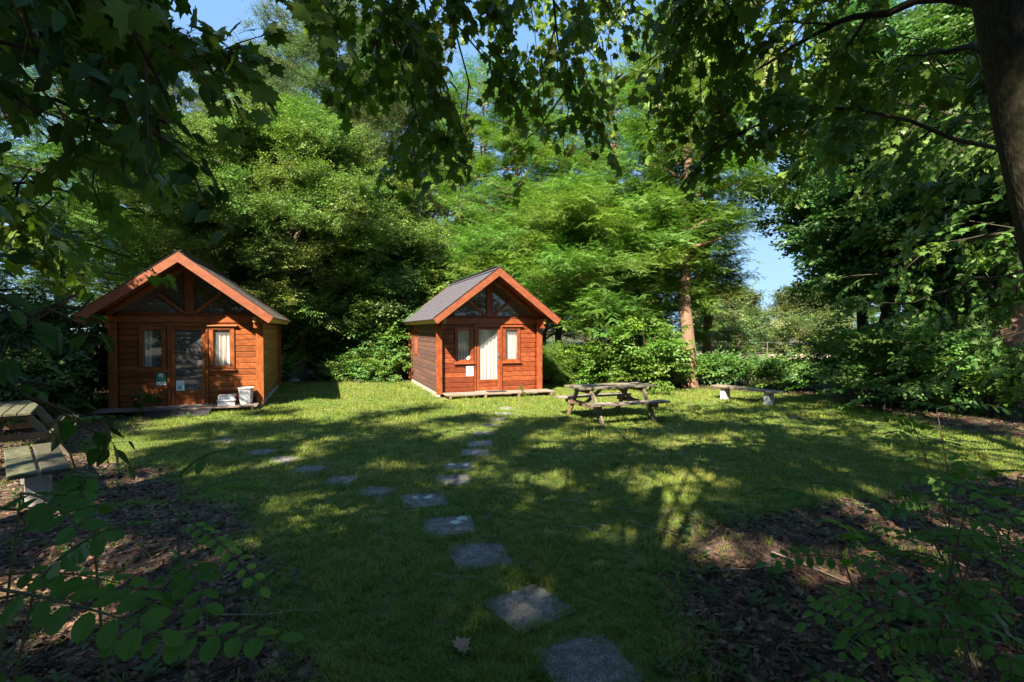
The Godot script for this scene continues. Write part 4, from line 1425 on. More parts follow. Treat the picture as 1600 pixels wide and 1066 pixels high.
# stems: list of points; fronds: [stem point, direction, length, pairs, leaflet length, droop, tone]
func sapling(label: String, at: Vector3, stems: Array, fronds: Array, brown := false, cat := "sapling") -> Node3D:
	rng.seed = hash(label) % 100000
	var t := thing("robinia_sapling", label, cat, at, 0.0, "robinia saplings in the foreground")
	for s in stems:
		var pts := PackedVector3Array()
		var rad := PackedFloat32Array()
		for i in s.size():
			pts.append(s[i] - at)
			rad.append(lerpf(0.0065, 0.002, float(i) / (s.size() - 1)))
		var b := MB.new()
		b.tube(pts, rad, 7)
		put("stem", b.mesh(), M.stem_brown if brown else M.stem, t)
	for f in fronds: frond(t, f[0] - at, f[1].normalized(), f[2], f[3], f[4], f[5], f[6])
	return t

func foreground_plants() -> void:
	leaflets_ready()
	rng.seed = 52
	# tall sapling before the left bench
	sapling("tall thin robinia sapling rising in front of the left bench", V(-1.42, 0, 1.95),
		[[V(-1.42, -0.05, 1.95), V(-1.5, 0.6, 1.95), V(-1.54, 1.2, 1.95), V(-1.6, 1.45, 1.93), V(-1.69, 1.6, 1.9)]],
		[[V(-1.56, 1.38, 1.95), Vector3(0.5, 0.25, 0.8), 0.17, 6, 0.05, 0.8, 1], [V(-1.55, 1.36, 1.95), Vector3(-0.4, 0.2, 0.9), 0.15, 6, 0.05, 0.8, 1], [V(-1.56, 1.36, 1.95), Vector3(0.1, 0.2, 0.9), 0.16, 6, 0.05, 0.8, 1],
		[V(-1.69, 1.6, 1.9), Vector3(-0.9, -0.1, 0.4), 0.28, 7, 0.045, 0.35, 0], [V(-1.66, 1.56, 1.9), Vector3(0.9, 0.3, -0.3), 0.22, 7, 0.035, 0.2, 0],
		[V(-1.52, 0.95, 1.95), Vector3(-1, 0.15, 0.4), 0.3, 6, 0.06, 0.3, 2]])
	# leaflets catching light, lower left
	sapling("robinia sapling with small bright leaflets near the leaf litter at left", V(-1.05, 0, 1.75),
		[[V(-1.05, -0.05, 1.75), V(-1.06, 0.6, 1.75), V(-1.1, 1.2, 1.75), V(-1.08, 1.42, 1.74)]],
		[[V(-1.08, 1.28, 1.74), Vector3(0.28, -0.05, 0.1), 0.33, 9, 0.042, 0.35, 3], [V(-1.08, 1.33, 1.74), Vector3(-0.3, 0.02, -0.1), 0.3, 9, 0.03, 0.15, 3],
		[V(-1.08, 1.36, 1.74), Vector3(0.4, 0.12, -0.5), 0.28, 8, 0.034, 0.2, 1], [V(-1.09, 1.42, 1.74), Vector3(0.3, 0.3, 0.1), 0.24, 3, 0.075, 0.3, 0],
		[V(-1.08, 1.1, 1.75), Vector3(-0.1, 0.1, 0.8), 0.22, 5, 0.065, 0.5, 0], [V(-1.07, 1.0, 1.75), Vector3(-0.8, 0.1, 0.3), 0.3, 6, 0.06, 0.4, 2], [V(-1.08, 1.15, 1.75), Vector3(0.6, 0.0, 0.6), 0.25, 5, 0.07, 0.5, 0]])
	# big close leaves at the bottom left
	sapling("robinia sapling with large round leaflets in the lower left corner", V(-0.98, 0, 1.0),
		[[V(-0.98, -0.05, 1.0), V(-1.0, 0.7, 1.0), V(-0.95, 1.2, 1.0), V(-0.9, 1.42, 1.0)]],
		[[V(-0.78, 1.33, 0.97), Vector3(0.9, 0.1, 0.05), 0.36, 8, 0.05, 0.06, 0], [V(-0.95, 1.42, 0.98), Vector3(0.8, -0.05, 0.1), 0.33, 6, 0.056, 0.12, 0],
		[V(-0.93, 1.4, 1.0), Vector3(-0.5, 0.1, 0.5), 0.3, 7, 0.05, 0.3, 2], [V(-0.94, 1.3, 1.0), Vector3(0.2, 0.0, 0.9), 0.3, 6, 0.05, 0.3, 2],
		[V(-0.9, 1.42, 1.0), Vector3(0.35, 0.5, -0.2), 0.22, 5, 0.06, 0.4, 0], [V(-0.98, 1.15, 1.0), Vector3(0.9, 0.02, 0.3), 0.42, 8, 0.052, 0.1, 2], [V(-0.96, 1.2, 1.0), Vector3(0.5, 0.2, 0.6), 0.3, 7, 0.05, 0.2, 2]])
	sapling("shaded robinia sapling behind the large round leaflets at lower left", V(-1.3, 0, 1.3),
		[[V(-1.3, -0.05, 1.3), V(-1.3, 0.6, 1.3), V(-1.26, 1.1, 1.3), V(-1.2, 1.5, 1.3)]],
		[[V(-1.2, 1.5, 1.3), Vector3(0.6, 0.1, 0.3), 0.3, 6, 0.06, 0.35, 2], [V(-1.21, 1.46, 1.3), Vector3(-0.6, 0.2, 0.4), 0.3, 6, 0.06, 0.3, 0], [V(-1.22, 1.4, 1.3), Vector3(0.2, 0.2, -0.7), 0.28, 6, 0.055, 0.3, 2],
		[V(-1.24, 1.3, 1.3), Vector3(0.8, 0.1, 0.0), 0.34, 7, 0.055, 0.25, 0], [V(-1.25, 1.2, 1.3), Vector3(-0.8, 0.1, 0.3), 0.34, 7, 0.055, 0.3, 2], [V(-1.26, 1.05, 1.3), Vector3(0.7, 0.0, 0.5), 0.34, 7, 0.055, 0.3, 2]])
	# right: bushy saplings
	var spots := [[1.62, 2.15, 1.45, 16, "bushy robinia sapling arching over the lawn at lower right", 3], [2.05, 2.35, 1.62, 16, "taller robinia sapling at the right edge above the litter", 1],
		[1.55, 1.75, 1.15, 13, "low robinia sapling in front at the lower right", 0], [2.9, 3.3, 1.35, 15, "robinia sapling behind the bushy ones, with dark stem", 1], [1.95, 1.9, 1.3, 14, "shaded robinia sapling cut by the right edge", 2]]
	for q in spots:
		rng.seed = int(q[0] * 100)
		var at := V(q[0], 0, q[1])
		var stems := []
		var fr := []
		for s in 2:
			var an := rr(0, TAU)
			var tip: Vector3 = at + Vector3(cos(an) * 0.35 - 0.12, q[2] * rr(0.8, 1.05), sin(an) * 0.3)
			var path := [at - Vector3(0, 0.05, 0)]
			for i in 4:
				var u := (i + 1) / 4.0
				path.append(at.lerp(tip, u) + Vector3(rr(-0.03, 0.03), 0.08 * sin(u * PI), rr(-0.03, 0.03)))
			stems.append(path)
			var pv := PackedVector3Array(path)
			var nf := 9
			for i in nf:
				var u := lerpf(0.42, 1.0, float(i) / (nf - 1))
				var az := i * 2.4 + s
				fr.append([along(pv, u), Vector3(cos(az), rr(-0.05, 0.45), sin(az)), rr(0.22, 0.36), 6 + i % 2, rr(0.042, 0.055), rr(0.15, 0.5), [0, 1, 3, 2][(i + s) % 4] if q[5] == 3 else [0, 1, 2][(i + q[5]) % 3]])
		sapling(q[4], at, stems, fr, true)
	# rose by the first cabin
	rng.seed = 71
	var ro := thing("rose_bush", "small rose bush with red flowers before the dark-door cabin", "rose bush", V(-8.05, ground_y(-8.05, 11.75), 11.75))
	var sb := MB.new()
	var xf: Array[Transform3D] = []
	var cols: Array[Color] = []
	for i in 7:
		var an := i * 0.9
		var tip := Vector3(cos(an) * 0.3, rr(0.35, 0.62), sin(an) * 0.25)
		sb.tube(PackedVector3Array([Vector3(0, -0.03, 0), tip * 0.5 + rdir(0.02), tip]), PackedFloat32Array([0.008, 0.006, 0.003]), 5)
		for k in 3:
			xf.append(clump_at(tip * rr(0.5, 1.0), tip.normalized(), 0.42))
			cols.append(Color(0.05, 0.11, 0.03) * shade_of(0.2))
		if i % 2 == 0:
			var fm := MB.new()
			for k in 8:
				var a := k * 2.4
				leaf_oval(fm, Vector3(0, k * 0.003, 0), Vector3(cos(a), 0.5 + k * 0.1, sin(a)).normalized(), Vector3.UP, 0.05, 0.05)
			put("flower", fm.mesh(), M.red, ro, tip)
	put("stem", sb.mesh(), M.stem, ro)
	crown(ro, "foliage", LEAF.broad, M.leaf, xf, cols)
	var wd := thing("terrace_weed", "small upright weed growing at the pale terrace's front", "weed", V(0.35, 0.0, 14.95))
	xf = []; cols = []
	var wm := MB.new()
	for i in 4:
		var tip := Vector3(rr(-0.15, 0.15), rr(0.18, 0.36), rr(-0.05, 0.1))
		wm.tube(PackedVector3Array([Vector3(rr(-0.06, 0.06), -0.03, 0), tip]), PackedFloat32Array([0.004, 0.002]), 4)
		xf.append(clump_at(tip * 0.8, Vector3.UP, 0.25))
		cols.append(Color(0.11, 0.2, 0.04))
	put("stem", wm.mesh(), M.stem, wd)
	crown(wd, "foliage", LEAF.broad, M.leaf, xf, cols)

# ---------------------------------------------------------------- the wood around
func forest() -> void:
	var ROB := Color(0.16, 0.29, 0.052)
	var BEECH := Color(0.165, 0.265, 0.062)
	var GREY := Color(0.15, 0.215, 0.1)
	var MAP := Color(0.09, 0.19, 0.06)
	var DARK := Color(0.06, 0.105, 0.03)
	var HAZ := Color(0.13, 0.235, 0.065)
	var G1 := "trees behind the cabins"
	var G2 := "shrubs along the edge of the wood"
	# lit wall of trees behind the cabins
	tree("beech_tree", "big sunlit beech rising right behind the dark-door cabin", -8.1, 20.5, {h = 10.6, r = 4.5, lo = 1.7, leaf = "broad", n = 5600, limbs = 56, col = BEECH, tr = 0.24, layer = 0.25, twigs = true, bare = 0.35}, G1)
	tree("beech_tree", "sunlit beech behind the left roof slope of the dark-door cabin", -12.6, 21.5, {h = 10.0, r = 3.9, lo = 1.6, leaf = "broad", n = 3700, limbs = 46, col = BEECH * Color(0.9, 1, 1), tr = 0.2, layer = 0.25, bare = 0.35}, G1)
	tree("beech_tree", "smaller beech between the two cabins, yellow-green", -5.3, 22.0, {h = 6.6, r = 2.4, lo = 1.4, leaf = "broad", n = 1900, limbs = 32, col = BEECH, tr = 0.12, layer = 0.3, bare = 0.3}, G1)
	tree("oak_tree", "tall grey-green oak topping the trees left of the sky gap", -10.0, 29.0, {h = 20.5, r = 4.3, lo = 5.0, leaf = "fine", n = 3600, limbs = 46, col = GREY, tr = 0.3, layer = 0.2, rise = 0.5}, G1)
	tree("oak_tree", "tall grey-green oak above the path fork, beside hanging maple leaves", -6.6, 30.0, {h = 20.5, r = 3.6, lo = 6.0, leaf = "fine", n = 3000, limbs = 42, col = GREY, tr = 0.28, layer = 0.2, rise = 0.5}, G1)
	tree("oak_tree", "grey-green oak behind the hanging leaves at upper left", -15.0, 30.0, {h = 18.0, r = 4.4, lo = 4.0, leaf = "fine", n = 2200, limbs = 40, col = GREY, tr = 0.28, layer = 0.2, rise = 0.5}, G1)
	tree("alder_tree", "thin dark tree with sky between its branches, between the cabins", -4.6, 27.0, {h = 16.0, r = 2.3, lo = 4.0, leaf = "fine", n = 620, limbs = 34, col = DARK, tr = 0.15, layer = 0.2, rise = 0.7, bark = "bark_dark", twigs = true}, G1)
	tree("alder_tree", "second thin dark tree, left of the curtained cabin's ridge", -3.6, 28.5, {h = 15.0, r = 2.2, lo = 3.5, leaf = "fine", n = 560, limbs = 30, col = DARK, tr = 0.14, layer = 0.2, rise = 0.7, bark = "bark_dark", twigs = true}, G1)
	var R := {leaf = "robinia", col = ROB, layer = 0.6, bark = "bark_red", lm = "leaf_soft", rise = 0.3, twigs = true, bare = 0.3}
	var rl := [[-1.5, 25.0, 15.5, 2.1, 2000, 3.0, 0.16, "slender robinia straight above the curtained cabin's left roof"], [0.1, 24.0, 13.6, 2.8, 2400, 2.5, 0.17, "robinia with a pale trunk above the curtained cabin's ridge"],
		[2.3, 25.5, 15.0, 3.0, 2500, 3.0, 0.18, "robinia right of the cabin ridge, with sky behind its trunk"], [4.2, 22.5, 13.4, 3.0, 2600, 2.6, 0.17, "tall robinia behind the picnic table"],
		[5.9, 17.8, 13.5, 2.2, 2200, 4.4, 0.23, "robinia with a thick lit trunk behind the picnic table's right end"], [7.95, 21.8, 14.5, 2.1, 1700, 4.5, 0.2, "robinia with a lit trunk right behind the white-footed bench"],
		[3.4, 19.2, 7.6, 2.9, 2500, 1.5, 0.1, "low spreading robinia glowing light green beside the curtained cabin"], [1.2, 20.6, 7.4, 2.6, 2000, 1.5, 0.09, "low robinia directly behind the curtained cabin's right eave"],
		[5.4, 20.0, 7.4, 2.5, 2000, 1.6, 0.09, "low robinia left of the two lit trunks"], [-0.6, 21.8, 6.6, 2.1, 1300, 1.4, 0.08, "small robinia hidden behind the curtained cabin's roof"]]
	for q in rl:
		var o := R.duplicate()
		o.merge({h = q[2], r = q[3], n = int(q[4] * (1.1 if q[2] > 9.0 else 1.8)), lo = q[5], tr = q[6], limbs = 40 if q[2] > 9.0 else 34})
		tree("robinia_tree", q[7], q[0], q[1], o, G1)
	# hedge between the cabins
	var hz := [[-9.4, 21.2, 4.4, 1.7, "hazel shrub right behind the ochre cabin wall"], [-7.6, 22.4, 4.6, 1.8, "hazel shrub behind the chain-link fence, left one"], [-5.9, 21.9, 3.6, 1.5, "hazel shrub behind the pale board"],
		[-4.6, 21.4, 4.2, 1.6, "hazel shrub left of the curtained cabin's back corner"], [-3.6, 22.6, 5.0, 1.7, "tall hazel shrub above the brown side wall"], [-2.2, 23.4, 4.4, 1.6, "hazel shrub behind the curtained cabin's back"]]
	for q in hz: tree("hazel_shrub", q[4], q[0], q[1], {h = q[2], r = q[3], lo = 0.35, leaf = "big", n = 1250, limbs = 34, stems = 5, col = HAZ, tr = 0.035, layer = 0.6, bare = 0.15, cat = "shrub"}, G2)
	var lows := [[-5.4, 19.9, 0.95, 0.6, "low leafy shrub right of the pale board"], [-6.6, 20.1, 0.8, 0.6, "low leafy shrub left of the pale board"], [-4.35, 19.9, 1.3, 0.65, "leafy shrub touching the brown side wall's back corner"], [-8.6, 18.9, 1.2, 0.7, "shrub in the shadow beside the ochre wall"]]
	for q in lows: tree("leafy_shrub", q[4], q[0], q[1], {h = q[2], r = q[3], lo = 0.1, leaf = "big", n = 150, limbs = 16, stems = 4, col = HAZ * Color(1.2, 1.2, 1), tr = 0.015, layer = 0.5, bare = 0.1, cat = "shrub", size = 0.6}, G2)
	# right of the curtained cabin
	tree("round_shrub", "small round light green shrub right of the curtained cabin", 1.35, 18.8, {h = 1.25, r = 0.75, lo = 0.1, leaf = "fine", n = 330, limbs = 26, stems = 5, col = ROB, tr = 0.015, layer = 0.1, bare = 0.1, cat = "shrub", size = 0.6}, G2)
	var ms := [[4.05, 16.9, 2.3, 1.05, "bright broad-leaved maple shrub behind the picnic table"], [3.05, 18.6, 1.5, 0.7, "broad-leaved shrub left of the bright maple shrub"], [4.95, 17.9, 1.6, 0.75, "broad-leaved shrub against the thick lit trunk"], [2.2, 19.4, 1.2, 0.6, "dark low shrub beside the round light green one"]]
	for q in ms: tree("maple_shrub", q[4], q[0], q[1], {h = q[2], r = q[3], lo = 0.3, leaf = "big", n = 260, limbs = 22, stems = 5, col = Color(0.12, 0.23, 0.035), tr = 0.02, layer = 0.7, bare = 0.1, cat = "shrub", size = 0.75}, G2)
	# shaded maples on the right
	var G3 := "maples on the right side of the clearing"
	var rt := [[11.1, 17.0, 12.5, 2.6, 3.3, 0.19, 1500, "maple with a dark trunk right of the sky gap"], [12.9, 18.6, 13.0, 3.1, 3.0, 0.26, 1500, "maple standing behind the first dark trunk on the right"],
		[14.6, 18.2, 13.0, 3.2, 3.2, 0.3, 1500, "thick dark maple trunk in the backlit thicket at right"], [11.6, 14.6, 9.0, 2.6, 2.4, 0.13, 1200, "young maple with low boughs over the right thicket"],
		[12.4, 13.3, 12.0, 3.0, 3.2, 0.4, 1300, "ivy-dark thick trunk with sun spots at the right edge"], [16.0, 19.5, 12.0, 3.4, 2.5, 0.25, 1200, "maple deep in the wood at the far right"], [10.4, 15.0, 6.5, 1.7, 2.6, 0.08, 700, "young maple leaning over the thicket beside the white-footed bench"]]
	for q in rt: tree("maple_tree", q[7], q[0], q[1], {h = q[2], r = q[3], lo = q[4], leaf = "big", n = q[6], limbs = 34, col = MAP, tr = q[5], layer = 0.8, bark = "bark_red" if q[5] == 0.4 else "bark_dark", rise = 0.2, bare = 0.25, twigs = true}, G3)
	var us := [[9.0, 12.9, 2.1, 1.1, "broad-leaved bush with bright leaf tips in the right thicket"], [10.2, 13.4, 2.3, 1.2, "dark bush behind the bright-tipped one at right"], [8.6, 16.8, 0.95, 0.9, "low bush beyond the white-footed bench"], [7.1, 18.6, 0.8, 0.7, "low bush at the foot of the lit trunk"],
		[10.6, 11.9, 1.7, 1.0, "bush with pale leaves at the right edge of the lawn"], [11.2, 17.0, 2.2, 1.3, "dim bush under the right maples"], [13.6, 16.0, 2.4, 1.4, "dim bush far right under the maples"]]
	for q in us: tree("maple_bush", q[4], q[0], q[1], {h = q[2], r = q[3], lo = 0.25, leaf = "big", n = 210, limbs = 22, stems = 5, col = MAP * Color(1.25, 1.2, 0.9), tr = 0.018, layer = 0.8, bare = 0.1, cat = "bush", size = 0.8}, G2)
	# dark trees on the left
	var lf := [[-12.0, 11.6, 11.5, 3.0, 2.0, 1900, "dark robinia left of the dark-door cabin"], [-13.0, 15.5, 12.5, 3.2, 2.0, 1700, "dark robinia further behind the left cabin's eave"], [-11.9, 8.4, 7.6, 2.1, 2.4, 1300, "small dark robinia leaning over the left picnic table"], [-15.5, 21.0, 13.0, 3.4, 2.0, 1500, "dark robinia in the far left background"]]
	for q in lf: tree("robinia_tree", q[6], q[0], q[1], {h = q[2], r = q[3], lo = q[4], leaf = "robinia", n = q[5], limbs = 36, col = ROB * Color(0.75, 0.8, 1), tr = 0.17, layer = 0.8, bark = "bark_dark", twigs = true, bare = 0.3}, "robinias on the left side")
	var ls := [[-10.6, 13.6, 2.6, 1.4, "dark bush left of the dark-door cabin's corner"], [-12.0, 12.4, 2.8, 1.5, "dark bush behind the left picnic table"], [-10.0, 10.4, 1.8, 1.0, "low dark bush between the picnic table and the cabin"]]
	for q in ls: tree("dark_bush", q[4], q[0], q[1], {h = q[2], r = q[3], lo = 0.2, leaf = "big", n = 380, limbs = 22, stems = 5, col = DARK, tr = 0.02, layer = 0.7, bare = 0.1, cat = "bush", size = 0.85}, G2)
	var fb := [[13.5, 33.0], [17.0, 38.0], [20.5, 39.0], [24.5, 38.5], [29.0, 39.0], [34.0, 40.0]]
	for i in fb.size(): tree("far_bush", "%s bush of the low row beyond the track" % ["leftmost", "second", "third", "fourth", "fifth", "rightmost"][i], fb[i][0], fb[i][1], {h = 3.4, r = 2.2, lo = 0.2, leaf = "far", n = 170, limbs = 20, stems = 4, col = Color(0.13, 0.19, 0.06), tr = 0.03, layer = 0.4, bare = 0.1, cat = "bush", size = 0.8}, "low bushes beyond the track")
	# far wood, reading as one row of trees
	var fx := [-34.0, -28.0, -22.5, -17.0, -12.0, -6.0, 0.0, 6.0, 11.5, 16.0, 20.0, 24.0, 28.5, 34.0, 40.0, 47.0]
	for i in fx.size():
		rng.seed = 600 + i
		var hh := 14.0 if fx[i] < 10.0 else (rr(5.0, 6.2) if fx[i] < 29.0 else 9.0)
		var pos := "%s tree in the far row, counted from the left" % ["first", "second", "third", "fourth", "fifth", "sixth", "seventh", "eighth", "ninth", "tenth", "eleventh", "twelfth", "thirteenth", "fourteenth", "fifteenth", "sixteenth"][i]
		tree("far_tree", pos, fx[i], rr(40, 50), {h = hh, r = hh * 0.36, lo = 1.0, leaf = "far", n = 480, limbs = 26, col = Color(0.1, 0.135, 0.045), tr = 0.2, layer = 0.3}, "far row of trees beyond the track")

func wood_behind() -> void:
	var names := ["leftmost", "second", "third", "fourth", "fifth", "sixth", "rightmost"]
	for i in 7:
		tree("ash_tree", "%s tree of the wood behind the viewer" % names[i], -15.0 + i * 5.0, -11.0 - (i % 3) * 1.6, {h = 9.5, r = 3.4, lo = 0.8, leaf = "far", n = 520, limbs = 28, col = Color(0.07, 0.12, 0.03), tr = 0.2, layer = 0.4}, "wood behind the viewer")
	for i in 6:
		tree("ash_tree", "%s tree of the second row behind the viewer" % names[i if i < 5 else 6], -19.0 + i * 6.0, -19.0 - (i % 2) * 2.0, {h = 12.5, r = 4.2, lo = 0.6, leaf = "far", n = 620, limbs = 30, col = Color(0.07, 0.12, 0.03), tr = 0.22, layer = 0.4}, "wood behind the viewer")

func canopy() -> void:
	var MC := Color(0.15, 0.24, 0.038)
	# maple whose trunk leans in at the top right
	var ta := laid_tree("maple_tree", "mossy maple trunk leaning in at the top right corner", V(3.62, 0, 3.0), [V(3.66, -0.2, 3.0), V(3.5, 0.8, 3.0), V(3.12, 2.1, 3.0), V(2.86, 3.05, 3.0), V(2.68, 3.8, 3.0), V(2.45, 5.2, 2.9), V(2.3, 7.0, 2.6)], 0.19, [
		{p = [V(2.72, 3.7, 3.0), V(2.55, 3.95, 3.4), V(2.2, 4.1, 4.1), V(1.8, 3.95, 4.8)], n = 34, r0 = 0.04, spread = 0.5},
		{p = [V(2.8, 3.3, 3.0), V(3.1, 3.8, 3.6), V(3.3, 4.1, 4.4), V(3.3, 4.1, 5.2)], n = 38, r0 = 0.04, spread = 0.55},
		{p = [V(2.6, 4.3, 2.9), V(2.1, 4.5, 3.3), V(1.5, 4.4, 3.9), V(1.1, 4.1, 4.4)], n = 44, r0 = 0.05, spread = 0.5},
		{p = [V(2.4, 5.4, 2.9), V(2.2, 6.0, 4.4), V(1.8, 6.2, 6.0), V(1.2, 5.8, 7.2)], n = 90, r0 = 0.05, spread = 0.75},
		{p = [V(2.4, 5.6, 2.9), V(2.8, 6.2, 4.4), V(3.0, 6.3, 6.0), V(2.9, 5.8, 7.4)], n = 90, r0 = 0.05, spread = 0.75},
		{p = [V(2.4, 5.2, 2.9), V(1.5, 5.9, 4.0), V(0.6, 6.0, 5.4), V(-0.1, 5.5, 6.6)], n = 90, r0 = 0.05, spread = 0.7}], "maple", MC, "bark_moss", 0.75)
	# tree right of the frame with a long bough across
	laid_tree("maple_tree", "maple reaching a long bare-ended bough across the upper right", V(7.2, 0, 5.4), [V(7.2, -0.2, 5.4), V(7.1, 1.5, 5.4), V(6.9, 3.2, 5.3), V(6.7, 5.5, 5.2), V(6.6, 8.0, 5.0)], 0.2, [
		{p = [V(6.95, 3.0, 5.3), V(5.2, 3.35, 5.0), V(4.3, 3.45, 4.7), V(3.0, 3.72, 4.5), V(2.2, 3.7, 4.5), V(1.62, 3.35, 4.55)], n = 46, r0 = 0.045, from = 0.45, spread = 0.5},
		{p = [V(6.9, 3.4, 5.3), V(5.4, 3.9, 5.6), V(4.4, 4.4, 6.0), V(3.7, 4.8, 6.6)], n = 60, r0 = 0.05, from = 0.3, spread = 0.6},
		{p = [V(6.9, 3.8, 5.3), V(6.0, 4.4, 6.4), V(5.5, 4.6, 7.4), V(5.2, 4.5, 8.2)], n = 70, r0 = 0.05, from = 0.3, spread = 0.7},
		{p = [V(6.9, 2.8, 5.4), V(6.4, 3.1, 6.6), V(6.2, 3.1, 7.8), V(6.0, 2.8, 8.8)], n = 50, r0 = 0.05, from = 0.2, spread = 0.7},
		{p = [V(6.9, 2.5, 5.4), V(6.2, 2.6, 6.0), V(5.7, 2.5, 6.6), V(5.2, 2.2, 7.2)], n = 22, r0 = 0.04, from = 0.2, spread = 0.6},
		{p = [V(7.0, 2.0, 5.4), V(6.2, 2.1, 5.6), V(5.6, 1.9, 5.9), V(5.3, 1.6, 6.2)], n = 12, r0 = 0.03, from = 0.3, spread = 0.45},
		{p = [V(6.8, 4.6, 5.2), V(5.9, 5.2, 6.6), V(5.3, 5.5, 7.8), V(5.0, 5.6, 8.8)], n = 60, r0 = 0.05, from = 0.3, spread = 0.8}], "maple", MC * Color(0.8, 0.95, 1.3), "bark_dark", 0.8)
	# maple behind the camera whose boughs hang in along the top
	laid_tree("maple_tree", "maple whose boughs hang into the picture along the top middle", V(-1.6, 0, -2.8), [V(-1.6, -0.2, -2.8), V(-1.6, 1.5, -2.8), V(-1.5, 3.5, -2.7), V(-1.4, 6.0, -2.5), V(-1.4, 8.5, -2.4)], 0.24, [
		{p = [V(-1.5, 4.2, -2.7), V(-1.3, 5.0, 0.5), V(-1.1, 4.9, 2.4), V(-0.95, 4.3, 3.7), V(-0.75, 3.6, 4.5)], n = 97, r0 = 0.045, from = 0.6, spread = 0.4},
		{p = [V(-1.5, 4.4, -2.7), V(-1.2, 5.1, 0.6), V(-0.8, 4.9, 2.6), V(-0.55, 4.5, 3.8), V(-0.35, 3.95, 4.6)], n = 73, r0 = 0.045, from = 0.55, spread = 0.55},
		{p = [V(-1.4, 4.6, -2.6), V(-0.6, 5.2, 0.8), V(0.0, 4.9, 2.8), V(0.3, 4.4, 4.1), V(0.5, 3.9, 4.9)], n = 89, r0 = 0.045, from = 0.55, spread = 0.55},
		{p = [V(-1.4, 4.8, -2.6), V(0.0, 5.3, 0.8), V(0.9, 5.0, 2.8), V(1.4, 4.5, 4.0), V(1.7, 4.0, 4.8)], n = 83, r0 = 0.045, from = 0.6, spread = 0.4},
		{p = [V(-1.4, 5.0, -2.6), V(0.2, 5.4, 0.6), V(1.6, 5.1, 2.6), V(2.3, 4.7, 4.0), V(2.7, 4.4, 5.2)], n = 83, r0 = 0.045, from = 0.5, spread = 0.55}], "maple", MC, "bark_dark", 0.8)
	# close branches on the left
	laid_tree("maple_tree", "dark maple boughs filling the upper left corner", V(-3.6, 0, 0.9), [V(-3.6, -0.2, 0.9), V(-3.55, 1.2, 0.9), V(-3.4, 2.6, 0.9), V(-3.3, 4.2, 0.8), V(-3.2, 6.0, 0.6)], 0.13, [
		{p = [V(-3.4, 2.6, 0.9), V(-2.9, 3.0, 1.5), V(-2.3, 3.2, 2.2), V(-1.6, 3.2, 2.8)], n = 44, r0 = 0.04, from = 0.25, spread = 0.38},
		{p = [V(-3.4, 2.9, 0.9), V(-2.7, 3.5, 1.4), V(-1.9, 3.8, 2.0), V(-1.3, 3.75, 2.8)], n = 44, r0 = 0.04, from = 0.25, spread = 0.4},
		{p = [V(-3.45, 2.3, 0.9), V(-2.9, 2.7, 1.7), V(-2.4, 2.95, 2.4), V(-1.95, 3.0, 2.9)], n = 40, r0 = 0.035, from = 0.25, spread = 0.36},
		{p = [V(-3.45, 2.1, 0.9), V(-3.1, 2.5, 1.9), V(-3.0, 2.75, 2.8), V(-2.8, 2.8, 3.5)], n = 36, r0 = 0.035, from = 0.25, spread = 0.4},
		{p = [V(-3.4, 3.2, 0.9), V(-2.6, 3.6, 1.2), V(-1.9, 3.7, 1.7), V(-1.6, 3.4, 2.2)], n = 36, r0 = 0.04, from = 0.25, spread = 0.36},
		{p = [V(-3.5, 2.8, 0.9), V(-3.2, 3.4, 2.2), V(-2.9, 3.8, 3.2), V(-2.55, 3.9, 4.0)], n = 44, r0 = 0.04, from = 0.3, spread = 0.45}], "maple", MC * Color(0.9, 0.95, 0.9), "bark_dark", 0.85)
	laid_tree("lime_tree", "young lime with large pointed leaves at the left edge", V(-2.6, 0, 1.5), [V(-2.6, -0.2, 1.5), V(-2.58, 0.9, 1.5), V(-2.55, 1.8, 1.52), V(-2.5, 2.8, 1.55), V(-2.45, 3.4, 1.6)], 0.035, [
		{p = [V(-2.55, 1.9, 1.52), V(-2.2, 2.05, 1.7), V(-1.9, 2.05, 1.85), V(-1.65, 1.98, 1.95)], n = 9, r0 = 0.012, from = 0.3, spread = 0.16},
		{p = [V(-2.56, 1.6, 1.5), V(-2.2, 1.75, 1.65), V(-1.95, 1.75, 1.8), V(-1.7, 1.7, 1.9)], n = 9, r0 = 0.012, from = 0.3, spread = 0.16},
		{p = [V(-2.5, 2.6, 1.54), V(-2.0, 2.85, 1.7), V(-1.6, 2.85, 1.9), V(-1.3, 2.7, 2.1)], n = 14, r0 = 0.014, from = 0.25, spread = 0.22},
		{p = [V(-2.5, 2.9, 1.54), V(-2.0, 3.15, 1.6), V(-1.6, 3.1, 1.7), V(-1.3, 2.95, 1.9)], n = 12, r0 = 0.014, from = 0.25, spread = 0.2}], "oval", Color(0.055, 0.125, 0.035), "bark_dark", 0.8)

